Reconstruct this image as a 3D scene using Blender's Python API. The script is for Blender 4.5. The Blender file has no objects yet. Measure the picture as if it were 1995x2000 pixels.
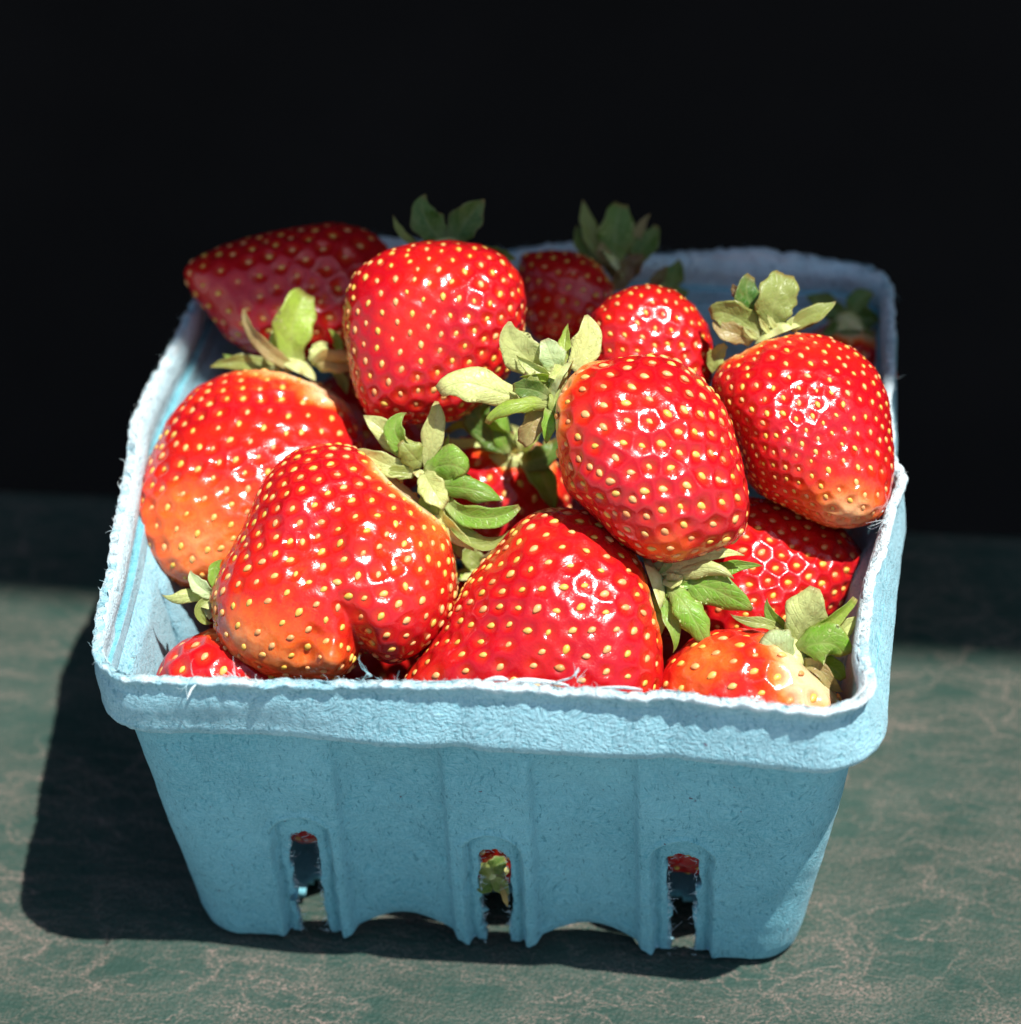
import bpy, math, random
import numpy as np
from mathutils import Matrix, Vector

random.seed(7)
rng = np.random.default_rng(7)
sc = bpy.context.scene
COL = sc.collection

# ------------------------------------------------------------ camera
CX, CY, CZ, YAW, PIT, ROLL, FOC = 0.05415413, -0.46172498, 0.42963773, -0.11997283, 0.6684204, -0.03010833, 3.00018325
CAM = np.array([CX, CY, CZ])
FW = np.array([math.sin(YAW) * math.cos(PIT), math.cos(YAW) * math.cos(PIT), -math.sin(PIT)])
_R = np.array([math.cos(YAW), -math.sin(YAW), 0.0]); _U = np.cross(_R, FW)
RT = _R * math.cos(ROLL) + _U * math.sin(ROLL)
UP = -_R * math.sin(ROLL) + _U * math.cos(ROLL)
cam = bpy.data.cameras.new("camera"); cam_ob = bpy.data.objects.new("camera", cam); COL.objects.link(cam_ob)
cam.sensor_fit = 'HORIZONTAL'; cam.sensor_width = 36.0; cam.lens = 36.0 * FOC
cam.clip_start = 0.02; cam.clip_end = 300.0
cam_ob.matrix_world = Matrix(((RT[0], UP[0], -FW[0], CX), (RT[1], UP[1], -FW[1], CY), (RT[2], UP[2], -FW[2], CZ), (0, 0, 0, 1)))
cam.dof.use_dof = True; cam.dof.focus_distance = 0.553; cam.dof.aperture_fstop = 11.0
sc.camera = cam_ob

# ------------------------------------------------------------ light
SUN = np.array([0.0255, -0.0115, 0.0774]); SUN /= np.linalg.norm(SUN)
elev = math.asin(SUN[2]); azim = math.atan2(SUN[0], SUN[1])
world = bpy.data.worlds.new("World"); sc.world = world; world.use_nodes = True
wn = world.node_tree; wn.nodes.clear()
sky = wn.nodes.new("ShaderNodeTexSky"); sky.sky_type = 'NISHITA'; sky.sun_disc = False
sky.sun_elevation = elev; sky.sun_rotation = azim
bg = wn.nodes.new("ShaderNodeBackground"); bg.inputs[1].default_value = 0.090
wo = wn.nodes.new("ShaderNodeOutputWorld")
wn.links.new(sky.outputs[0], bg.inputs[0]); wn.links.new(bg.outputs[0], wo.inputs[0])
sl = bpy.data.lights.new("sun", 'SUN'); sl.energy = 5.0; sl.angle = math.radians(0.53); sl.color = (1.0, 0.965, 0.92)
so = bpy.data.objects.new("sun", sl); COL.objects.link(so)
so.rotation_euler = Vector(SUN).to_track_quat('Z', 'Y').to_euler()
sc.view_settings.view_transform = 'Standard'; sc.view_settings.look = 'None'
sc.view_settings.exposure = 0.46; sc.view_settings.gamma = 1.0; sc.view_settings.use_curve_mapping = False
sc.render.engine = 'CYCLES'
sc.cycles.max_bounces = 8; sc.cycles.diffuse_bounces = 5; sc.cycles.sample_clamp_indirect = 6.0

# ------------------------------------------------------------ helpers
K = 1995.0 / 1927.0
def ray(u, v):                       # picture measurements -> viewing ray, used to survey positions of things
    u *= K; v *= K
    return FW + RT * ((u - 997.5) / (FOC * 1995)) - UP * ((v - 1000) / (FOC * 1995))
def at_z(u, v, z):
    d = ray(u, v); return CAM + d * ((z - CZ) / d[2])
def at_depth(u, v, dep):
    return CAM + ray(u, v) * dep
def depth_of(P):
    return float((np.asarray(P) - CAM) @ FW)

def new_mesh(name, V, F, smooth=True):
    me = bpy.data.meshes.new(name)
    V = np.asarray(V, dtype=np.float64)
    me.from_pydata(V.tolist(), [], F if isinstance(F, list) else F.tolist())
    if smooth: me.polygons.foreach_set("use_smooth", [True] * len(me.polygons))
    me.update(); return me
def link(name, me, mats, parent=None, loc=None):
    o = bpy.data.objects.new(name, me); COL.objects.link(o)
    for m in (mats if isinstance(mats, (list, tuple)) else [mats]):
        if me is not None and m is not None and m.name not in [x.name for x in me.materials if x]: me.materials.append(m)
    if parent is not None: o.parent = parent
    if loc is not None: o.location = loc
    return o
def thing(name, label, cat, loc, group=None):
    o = bpy.data.objects.new(name, None); COL.objects.link(o); o.location = loc; o.empty_display_size = 0.01
    o['label'] = label; o['category'] = cat
    if group: o['group'] = group
    return o
def fattr(me, name, vals):
    a = me.attributes.new(name, 'FLOAT', 'POINT'); a.data.foreach_set('value', np.asarray(vals, dtype=np.float32))
def cattr(me, name, cols):
    a = me.attributes.new(name, 'FLOAT_COLOR', 'POINT')
    c = np.ones((len(cols), 4), dtype=np.float32); c[:, :3] = cols; a.data.foreach_set('color', c.ravel())
def smooth(a, b, x):
    t = np.clip((x - a) / (b - a), 0, 1); return t * t * (3 - 2 * t)
class Noise:                          # cheap smooth 3D noise from summed sines
    def __init__(s, seed, n=14):
        r = np.random.default_rng(seed); s.k = r.normal(size=(n, 3)); s.p = r.uniform(0, 6.28, n); s.n = n
    def __call__(s, P, freq):
        return np.sin((P @ s.k.T) * freq + s.p).sum(1) / math.sqrt(s.n * .5)

# ------------------------------------------------------------ materials
def mat(name):
    m = bpy.data.materials.new(name); m.use_nodes = True; nt = m.node_tree; nt.nodes.clear()
    out = nt.nodes.new("ShaderNodeOutputMaterial"); b = nt.nodes.new("ShaderNodeBsdfPrincipled")
    nt.links.new(b.outputs[0], out.inputs[0]); return m, nt, b, out
def N(nt, t, **kw):
    n = nt.nodes.new(t)
    for k, v in kw.items():
        if k.startswith('i_'): n.inputs[k[2:]].default_value = v
        else: setattr(n, k, v)
    return n
def L(nt, a, b): nt.links.new(a, b)
def ramp(nt, fac, stops, interp='LINEAR'):
    r = nt.nodes.new("ShaderNodeValToRGB"); cr = r.color_ramp; cr.interpolation = interp
    while len(cr.elements) < len(stops): cr.elements.new(0.5)
    for e, (p, c) in zip(cr.elements, stops):
        e.position = p; e.color = (c, c, c, 1) if isinstance(c, (int, float)) else (*c, 1)
    L(nt, fac, r.inputs[0]); return r
def mix(nt, fac, a, b, mode='MIX'):
    m = nt.nodes.new("ShaderNodeMix"); m.data_type = 'RGBA'; m.blend_type = mode
    for sock, v in ((m.inputs['Factor'], fac), (m.inputs[6], a), (m.inputs[7], b)):
        if hasattr(v, 'is_output') or hasattr(v, 'links'): L(nt, v, sock)
        elif isinstance(v, (int, float)): sock.default_value = v
        else: sock.default_value = (*v, 1)
    return m.outputs[2]
def math_(nt, op, a, b=None, clamp=False):
    m = nt.nodes.new("ShaderNodeMath"); m.operation = op; m.use_clamp = clamp
    for i, v in enumerate((a, b)):
        if v is None: continue
        if isinstance(v, (int, float)): m.inputs[i].default_value = v
        else: L(nt, v, m.inputs[i])
    return m.outputs[0]
def noise(nt, vec, scale, detail=2, rough=.5, dist=0.0):
    n = N(nt, "ShaderNodeTexNoise"); n.inputs['Scale'].default_value = scale; n.inputs['Detail'].default_value = detail
    n.inputs['Roughness'].default_value = rough; n.inputs['Distortion'].default_value = dist
    L(nt, vec, n.inputs['Vector']); return n
def bump(nt, h, strength, dist, prev=None):
    b = N(nt, "ShaderNodeBump"); b.inputs['Strength'].default_value = strength; b.inputs['Distance'].default_value = dist
    L(nt, h, b.inputs['Height'])
    if prev is not None: L(nt, prev, b.inputs['Normal'])
    return b.outputs[0]
def pos(nt): return N(nt, "ShaderNodeNewGeometry").outputs['Position']
def mapping(nt, vec, scale=(1, 1, 1), rot=(0, 0, 0)):
    m = N(nt, "ShaderNodeMapping"); m.inputs['Scale'].default_value = scale; m.inputs['Rotation'].default_value = rot
    L(nt, vec, m.inputs['Vector']); return m.outputs[0]

def flesh_material():
    m, nt, b, out = mat("strawberry_flesh")
    ripe = N(nt, "ShaderNodeAttribute", attribute_name='ripe').outputs['Fac']
    pit = N(nt, "ShaderNodeAttribute", attribute_name='pit').outputs['Fac']
    P = pos(nt)
    n1 = noise(nt, P, 260, 3, .6).outputs['Fac']; n2 = noise(nt, P, 1800, 2, .6).outputs['Fac']
    r = math_(nt, 'ADD', ripe, math_(nt, 'MULTIPLY', math_(nt, 'SUBTRACT', n1, .5), .22))
    r = math_(nt, 'ADD', r, math_(nt, 'MULTIPLY', math_(nt, 'SUBTRACT', n2, .5), .18), True)
    cr = ramp(nt, r, [(0, (.80, .60, .34)), (.2, (.86, .40, .15)), (.42, (.84, .155, .022)), (.7, (.68, .020, .008)), (1, (.50, .003, .010))])
    c = mix(nt, math_(nt, 'MULTIPLY', pit, .50, True), cr.outputs[0], (.78, .080, .012))
    c = mix(nt, math_(nt, 'MULTIPLY', pit, -.5, True), c, (.66, .045, .045))
    L(nt, c, b.inputs['Base Color'])
    b.inputs['Roughness'].default_value = .24
    b.inputs['Specular IOR Level'].default_value = .55
    b.inputs['Subsurface Weight'].default_value = .28
    b.inputs['Subsurface Radius'].default_value = (1.0, .16, .10); b.inputs['Subsurface Scale'].default_value = .0016
    b.inputs['Coat Weight'].default_value = .22; b.inputs['Coat Roughness'].default_value = .14
    h = noise(nt, P, 2600, 2, .6).outputs['Fac']; h2 = noise(nt, P, 620, 2, .5).outputs['Fac']
    rr = ramp(nt, n1, [(.3, .14), (.55, .24), (.75, .40)]); L(nt, rr.outputs[0], b.inputs['Roughness'])
    h3 = noise(nt, P, 1150, 2, .6).outputs['Fac']; nb = bump(nt, h2, .35, .00018); nb = bump(nt, h3, .55, .00012, nb); nb = bump(nt, h, .6, .00006, nb)
    L(nt, nb, b.inputs['Normal']); L(nt, nb, b.inputs['Coat Normal'])
    return m
def seed_material():
    m, nt, b, out = mat("achene")
    rnd = N(nt, "ShaderNodeObjectInfo").outputs['Random']
    n = noise(nt, pos(nt), 330, 1).outputs['Fac']
    f = math_(nt, 'ADD', math_(nt, 'MULTIPLY', rnd, .5), math_(nt, 'MULTIPLY', n, .5))
    cr = ramp(nt, f, [(.15, (.66, .46, .06)), (.4, (.84, .50, .10)), (.6, (.84, .44, .17)), (.8, (.70, .30, .10)), (.95, (.45, .30, .05))])
    L(nt, cr.outputs[0], b.inputs['Base Color']); b.inputs['Roughness'].default_value = .38
    b.inputs['Subsurface Weight'].default_value = .2; b.inputs['Subsurface Scale'].default_value = .0004
    return m
def leaf_material():
    m, nt, b, out = mat("sepal")
    tint = N(nt, "ShaderNodeAttribute", attribute_name='tint').outputs['Color']
    u = N(nt, "ShaderNodeAttribute", attribute_name='lu').outputs['Fac']; v = N(nt, "ShaderNodeAttribute", attribute_name='lv').outputs['Fac']
    P = pos(nt)
    n1 = noise(nt, P, 240, 3, .6).outputs['Fac']; n2 = noise(nt, P, 1500, 3, .6).outputs['Fac']
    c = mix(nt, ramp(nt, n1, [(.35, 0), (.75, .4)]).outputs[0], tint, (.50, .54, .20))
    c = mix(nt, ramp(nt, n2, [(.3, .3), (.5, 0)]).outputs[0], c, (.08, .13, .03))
    # veins: fine net and a midrib
    vo = N(nt, "ShaderNodeTexVoronoi", feature='DISTANCE_TO_EDGE'); vo.inputs['Scale'].default_value = 650; L(nt, P, vo.inputs['Vector'])
    ve = ramp(nt, vo.outputs[0], [(0, 1), (.09, 0)]).outputs[0]
    mid = ramp(nt, math_(nt, 'ABSOLUTE', v), [(0, 1), (.14, 0)]).outputs[0]
    side = N(nt, "ShaderNodeTexWave"); side.inputs['Scale'].default_value = 2.1; side.inputs['Distortion'].default_value = .6
    cmb = N(nt, "ShaderNodeCombineXYZ")
    L(nt, math_(nt, 'SUBTRACT', u, math_(nt, 'MULTIPLY', math_(nt, 'ABSOLUTE', v), .35)), cmb.inputs[0]); L(nt, cmb.outputs[0], side.inputs['Vector'])
    sv = ramp(nt, side.outputs['Fac'], [(.8, 0), (1, 1)]).outputs[0]
    vv = math_(nt, 'MAXIMUM', math_(nt, 'MULTIPLY', ve, .45), math_(nt, 'MAXIMUM', math_(nt, 'MULTIPLY', mid, .8), math_(nt, 'MULTIPLY', sv, .45)))
    c = mix(nt, math_(nt, 'MULTIPLY', vv, .45), c, (.55, .58, .22))
    base = ramp(nt, u, [(0, .75), (.28, 0)]).outputs[0]
    c = mix(nt, base, c, (.62, .62, .30))
    edge = ramp(nt, math_(nt, 'ABSOLUTE', v), [(.88, 0), (1, .4)]).outputs[0]
    tip = math_(nt, 'MULTIPLY', ramp(nt, u, [(.9, 0), (1, .7)]).outputs[0], 1.0)
    c = mix(nt, math_(nt, 'MAXIMUM', edge, tip), c, (.42, .23, .10))
    blot = ramp(nt, noise(nt, P, 420, 2, .5).outputs['Fac'], [(.66, 0), (.76, .35)]).outputs[0]
    c = mix(nt, blot, c, (.30, .17, .06))
    L(nt, c, b.inputs['Base Color']); b.inputs['Roughness'].default_value = .42
    L(nt, bump(nt, math_(nt, 'ADD', math_(nt, 'MULTIPLY', vv, -1), math_(nt, 'MULTIPLY', n2, .5)), .6, .00018), b.inputs['Normal'])
    b.inputs['Roughness'].default_value = .36; tr = N(nt, "ShaderNodeBsdfTranslucent"); L(nt, mix(nt, .5, c, (.70, .82, .10)), tr.inputs[0])
    ms = N(nt, "ShaderNodeMixShader"); ms.inputs[0].default_value = .42
    L(nt, b.outputs[0], ms.inputs[1]); L(nt, tr.outputs[0], ms.inputs[2]); L(nt, ms.outputs[0], out.inputs[0])
    return m
def core_material():
    m, nt, b, out = mat("calyx_core")
    P = pos(nt); n1 = noise(nt, P, 500, 3, .6).outputs['Fac']
    c = ramp(nt, n1, [(.3, (.62, .62, .32)), (.6, (.46, .50, .18)), (.72, (.25, .14, .06))]).outputs[0]
    L(nt, c, b.inputs['Base Color']); b.inputs['Roughness'].default_value = .5
    b.inputs['Subsurface Weight'].default_value = .2; b.inputs['Subsurface Scale'].default_value = .001
    L(nt, bump(nt, n1, .8, .0004), b.inputs['Normal'])
    return m
def pulp_material(name, pale=0.0, cols=None):
    m, nt, b, out = mat(name)
    P = pos(nt)
    warp = noise(nt, P, 130, 2, .5)
    wv = N(nt, "ShaderNodeVectorMath", operation='SCALE'); L(nt, warp.outputs['Color'], wv.inputs[0]); wv.inputs['Scale'].default_value = .006
    wp = N(nt, "ShaderNodeVectorMath", operation='ADD'); L(nt, P, wp.inputs[0]); L(nt, wv.outputs[0], wp.inputs[1])
    f1 = noise(nt, mapping(nt, wp.outputs[0], (1, 1, .22), (0, .6, 0)), 3400, 2, .6).outputs['Fac']
    f2 = noise(nt, mapping(nt, wp.outputs[0], (.22, 1, 1), (0, .35, 0)), 3000, 2, .6).outputs['Fac']
    f3 = noise(nt, mapping(nt, wp.outputs[0], (1, .3, .35), (.4, -.7, .3)), 1500, 2, .6).outputs['Fac']
    big = noise(nt, P, 38, 3, .55).outputs['Fac']
    fm = math_(nt, 'MULTIPLY', math_(nt, 'ADD', f1, f2), .5)
    A, B = ((.082, .345, .425), (.215, .52, .60)) if pale < .5 else ((.56, .74, .77), (.74, .84, .85))
    if cols: A, B = cols
    c = ramp(nt, fm, [(.36, A), (.62, B)]).outputs[0]
    c = mix(nt, ramp(nt, big, [(.3, 0), (.75, .45)]).outputs[0], c, tuple(min(1, x * 1.25 + .03) for x in B))
    dk = ramp(nt, f3, [(.32, .5), (.40, 0)]).outputs[0]
    c = mix(nt, dk, c, (.02, .17, .23))
    sp = ramp(nt, noise(nt, P, 700, 1, .5).outputs['Fac'], [(.18, .8), (.22, 0)]).outputs[0]
    c = mix(nt, sp, c, (.10, .06, .10))
    L(nt, c, b.inputs['Base Color']); b.inputs['Roughness'].default_value = .92; b.inputs['Specular IOR Level'].default_value = .15
    b.inputs['Sheen Weight'].default_value = .15
    h = math_(nt, 'ADD', math_(nt, 'ADD', fm, math_(nt, 'MULTIPLY', f3, .6)), math_(nt, 'MULTIPLY', big, .5))
    nb = bump(nt, h, 1.0, .0005)
    if name.startswith("pulp_rim"):            # wire-mesh imprint left by the mould screen
        sx = N(nt, "ShaderNodeSeparateXYZ"); L(nt, mapping(nt, P, (1, 1, 1), (0, math.radians(12), 0)), sx.inputs[0])
        s1 = math_(nt, 'SINE', math_(nt, 'MULTIPLY', math_(nt, 'ADD', sx.outputs[0], sx.outputs[1]), 2 * math.pi / .00105))
        s2 = math_(nt, 'SINE', math_(nt, 'MULTIPLY', sx.outputs[2], 2 * math.pi / .00085))
        patch = ramp(nt, noise(nt, P, 90, 2).outputs['Fac'], [(.3, .35), (.6, 1)]).outputs[0]
        vo = N(nt, "ShaderNodeTexVoronoi"); vo.inputs['Scale'].default_value = 1150; L(nt, mapping(nt, wp.outputs[0], (1, 1, 1.3), (0, .5, .4)), vo.inputs['Vector'])
        nb = bump(nt, math_(nt, 'MULTIPLY', vo.outputs['Distance'], math_(nt, 'MULTIPLY', patch, -1)), .8, .00024, nb)
        sz = N(nt, "ShaderNodeSeparateXYZ"); L(nt, P, sz.inputs[0])
        e_ = math_(nt, 'ADD', math_(nt, 'MULTIPLY', math_(nt, 'SUBTRACT', sz.outputs[2], .0764), 900), math_(nt, 'MULTIPLY', math_(nt, 'SUBTRACT', noise(nt, P, 420, 3, .6).outputs['Fac'], .5), 3.0), True)
        c = mix(nt, e_, c, mix(nt, fm, (.50, .70, .75), (.78, .86, .87)))  # top lip: pale torn fibre, plus sun glare put into the colour
        L(nt, c, b.inputs['Base Color'])
    L(nt, nb, b.inputs['Normal'])
    return m
def fibre_material():
    m, nt, b, out = mat("paper_fibre")
    n1 = noise(nt, pos(nt), 300, 2).outputs['Fac']
    L(nt, ramp(nt, n1, [(.35, (.30, .56, .62)), (.6, (.70, .82, .84))]).outputs[0], b.inputs['Base Color']); b.inputs['Roughness'].default_value = .8
    return m
def table_material():
    m, nt, b, out = mat("worn_green_vinyl")
    P = pos(nt)
    grain = N(nt, "ShaderNodeTexVoronoi"); grain.inputs['Scale'].default_value = 1150; L(nt, P, grain.inputs['Vector'])
    g2 = noise(nt, P, 1500, 3, .65).outputs['Fac']
    big = noise(nt, P, 22, 4, .6).outputs['Fac']
    base = ramp(nt, big, [(.3, (.023, .052, .041)), (.7, (.035, .073, .059))]).outputs[0]
    # worn creases: wandering ridged lines in several directions
    def lines(scale, rot, sc3, width, dist, off):
        mp = mapping(nt, P, sc3, (0, 0, rot)); mp.node.inputs['Location'].default_value = (off, off * .7, 0)
        n = noise(nt, mp, scale, 5, .6, dist).outputs['Fac']
        return ramp(nt, math_(nt, 'ABSOLUTE', math_(nt, 'SUBTRACT', n, .5)), [(0, .9), (width * .6, .3), (width * 1.6, 0)]).outputs[0]
    def mask(rot, sc, a, b_, off): 
        mp = mapping(nt, P, (1, 1, 1), (0, 0, rot)); mp.node.inputs['Location'].default_value = (off, 1 + off, 0)
        return ramp(nt, noise(nt, mp, sc, 2).outputs['Fac'], [(a, 0), (b_, 1)]).outputs[0]
    acc = None
    for (scl, rot, sc3, wd, ds, mo, amt) in ((34, .25, (.55, 2.0, 1), .009, .5, .3, .9), (36, -.6, (.55, 2.2, 1), .010, .6, 1.7, .9),
                                             (62, .9, (.6, 2.0, 1), .014, .4, 3.1, .8), (80, -.1, (.5, 2.4, 1), .018, .5, 4.7, .8), (40, 1.3, (.6, 1.8, 1), .009, .8, 6.1, .8)):
        l_ = math_(nt, 'MULTIPLY', math_(nt, 'MULTIPLY', lines(scl, rot, sc3, wd, ds, mo), mask(rot, 30, .42, .60, mo)), amt)
        acc = l_ if acc is None else math_(nt, 'MAXIMUM', acc, l_)
    ln = acc
    w = noise(nt, P, 60, 4, .6); wv = N(nt, "ShaderNodeVectorMath", operation='SCALE'); L(nt, w.outputs['Color'], wv.inputs[0]); wv.inputs['Scale'].default_value = .016
    wp = N(nt, "ShaderNodeVectorMath", operation='ADD'); L(nt, P, wp.inputs[0]); L(nt, wv.outputs[0], wp.inputs[1])
    for (scl, rot, sc3, mo, amt) in ((48, .45, (.7, 1.7, 1), 9.3, 1.0), (70, -.5, (.7, 1.9, 1), 12.1, .9), (60, 1.2, (.6, 1.8, 1), 15.7, .9)):
        v = N(nt, "ShaderNodeTexVoronoi", feature='DISTANCE_TO_EDGE'); v.inputs['Scale'].default_value = scl
        L(nt, mapping(nt, wp.outputs[0], sc3, (0, 0, rot)), v.inputs['Vector'])
        l_ = ramp(nt, v.outputs[0], [(0, 1), (.018, .35), (.045, 0)]).outputs[0]
        acc = math_(nt, 'MAXIMUM', math_(nt, 'MULTIPLY', acc, .9), math_(nt, 'MULTIPLY', math_(nt, 'MULTIPLY', l_, mask(rot, 28, .44, .60, mo)), amt))
    ln = acc
    haze = ramp(nt, noise(nt, P, 55, 5, .7).outputs['Fac'], [(.42, 0), (.75, .26)]).outputs[0]
    streak = ramp(nt, noise(nt, mapping(nt, P, (.5, 3, 1), (0, 0, .2)), 60, 4, .6).outputs['Fac'], [(.48, 0), (.75, .22)]).outputs[0]
    wear = math_(nt, 'ADD', math_(nt, "MULTIPLY", ln, .68), math_(nt, 'ADD', haze, streak))
    wear = math_(nt, 'MULTIPLY', wear, ramp(nt, g2, [(.40, .1), (.60, 1.3)]).outputs[0], True)
    c = mix(nt, wear, base, (.25, .185, .155))
    L(nt, c, b.inputs['Base Color'])
    L(nt, ramp(nt, g2, [(.3, .42), (.7, .6)]).outputs[0], b.inputs['Roughness'])
    b.inputs['Specular IOR Level'].default_value = .18
    h = math_(nt, 'ADD', grain.outputs['Distance'], math_(nt, 'MULTIPLY', g2, .7))
    h = math_(nt, 'SUBTRACT', h, math_(nt, 'MULTIPLY', ln, .5))
    L(nt, bump(nt, h, .75, .00028), b.inputs['Normal'])
    return m
def plain(name, c1, c2, rough, scale, bd=.002):
    m, nt, b, out = mat(name); P = pos(nt); n = noise(nt, P, scale, 4, .6).outputs['Fac']
    L(nt, ramp(nt, n, [(.3, c1), (.7, c2)]).outputs[0], b.inputs['Base Color']); b.inputs['Roughness'].default_value = rough
    b.inputs['Specular IOR Level'].default_value = .06
    L(nt, bump(nt, n, .4, bd), b.inputs['Normal']); return m

M_FLESH = flesh_material(); M_SEED = seed_material(); M_LEAF = leaf_material(); M_CORE = core_material()
M_PULP = pulp_material("pulp_wall"); M_PULPR = pulp_material("pulp_rim", 0, ((.14, .38, .455), (.32, .565, .64))); M_PULPE = pulp_material("pulp_torn_edge", 1.0)  # rim paler than the wall, partly the sun's whitening put into its colour
M_PULPI = pulp_material("pulp_inside_sun_pale", 0, ((.17, .42, .52), (.34, .60, .69))); M_PULPRI = pulp_material("pulp_rim_inside_sun_pale", 0, ((.34, .59, .67), (.56, .76, .82)))  # inner faces lightened: whitening by the sun is painted into them
M_FIB = fibre_material(); M_TAB = table_material()

# ------------------------------------------------------------ setting
def box(name, x0, x1, y0, y1, z0, z1, m, bev=0.0, parent=None):
    V = [(x, y, z) for z in (z0, z1) for y in (y0, y1) for x in (x0, x1)]
    F = [(0, 2, 3, 1), (4, 5, 7, 6), (0, 1, 5, 4), (2, 6, 7, 3), (0, 4, 6, 2), (1, 3, 7, 5)]
    o = link(name, new_mesh(name, V, F, False), m, parent)
    if bev: bm = o.modifiers.new("bevel", 'BEVEL'); bm.width = bev; bm.segments = 4
    return o
M_GROUND = plain("pale_concrete", (.30, .29, .27), (.38, .37, .34), .9, 6)
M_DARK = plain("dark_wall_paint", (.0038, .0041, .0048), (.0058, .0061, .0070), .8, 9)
M_BLOCKER = plain("blocker_black", (.010, .010, .011), (.016, .016, .017), .9, 40)
g = box("ground", -60, 60, -60, 60, -.86, -.76, M_GROUND); g['kind'] = 'structure'
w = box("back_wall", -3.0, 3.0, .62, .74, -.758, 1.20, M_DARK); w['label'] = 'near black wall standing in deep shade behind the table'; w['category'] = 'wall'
YE = .0475 - SUN[1] / SUN[2] * -1.05 * 0 + SUN[1] / SUN[2] * 1.05     # front edge of the added, unseen shade panel, where its shade falls at y = .0475
blocker = box("shade_blocker", -3.0, 3.0, YE, .618, 1.05, 1.065, M_BLOCKER); blocker['label'] = 'unseen dark panel added overhead to shade the far half of the table'; blocker['category'] = 'shade_blocker'
blocker.rotation_euler = (0, 0, math.radians(-1.6))
t = box("table", -.45, .45, -.112, .081, -.03, 0, M_TAB, .005)
t['label'] = 'green vinyl topped table with worn pinkish creases under the basket'; t['category'] = 'table'

# ------------------------------------------------------------ basket
H = .0770
side_n, cor_n = 230, 26
def loop(hx, hy, rc):
    """rounded rectangle; returns xy (n,2), outward normals (n,2), side id, coordinate along side"""
    P = []; Nn = []; S = []; A = []
    def side(k):
        th = [-(math.pi / 2), 0, math.pi / 2, math.pi][k]
        n = np.array([math.cos(th), math.sin(th)]); tdir = np.array([-n[1], n[0]])
        hn, ht = (hy, hx) if k % 2 == 0 else (hx, hy)
        for i in range(side_n):
            a = -(ht - rc) + 2 * (ht - rc) * i / side_n
            P.append(n * hn + tdir * a); Nn.append(n); S.append(k); A.append(a)
        c = n * (hn - rc) + tdir * (ht - rc)
        for i in range(cor_n):
            ph = th + (math.pi / 2) * i / cor_n
            nn = np.array([math.cos(ph), math.sin(ph)]); P.append(c + nn * rc); Nn.append(nn); S.append(k if i < cor_n / 2 else (k + 1) % 4)
            A.append(99. if i else ht - rc)
    for k in range(4): side(k)
    return np.array(P), np.array(Nn), np.array(S), np.array(A)
# the squashed outline of the rim, surveyed: sideways bulges of the right, left, front and back rims
def warp(P, wgt):
    x, y = P[:, 0].copy(), P[:, 1].copy()
    kx = np.clip(x / .068, -1, 1); ky = np.clip(y / .068, -1, 1)
    right = np.interp(y, [-.066, -.054, -.028, -.0125, -.0036, .004, .024, .055], [-.0008, -.0004, .0018, .0028, .0044, .0024, .0018, .0012])
    left = -np.interp(y, [-.06, -.042, -.023, .005, .023, .046, .062], [.0004, .0012, .0026, .0046, .0036, .0018, .0008])
    front = np.interp(x, [-.055, -.03, -.003, .018, .041, .059], [-.0007, .0004, .0018, .0024, .0015, .0008])
    P[:, 0] += wgt * (np.where(kx > 0, right, left) * kx ** 2)
    P[:, 1] += wgt * np.where(ky < 0, front * ky ** 2, 0)
    return P
nz1, nz2, nz3 = Noise(1), Noise(2), Noise(3)
def sdf_slot(a, z, c, hw, top):
    """vertical slot open at the bottom, arched top"""
    dx = np.abs(a - c); cz = top - hw
    return np.where(z > cz, np.hypot(dx, z - cz) - hw, dx - hw)
SLOTS = {0: (-.0350, .0005, .0356), 1: (-.034, 0, .034), 2: (-.034, 0, .034), 3: (-.034, 0, .034)}
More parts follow.
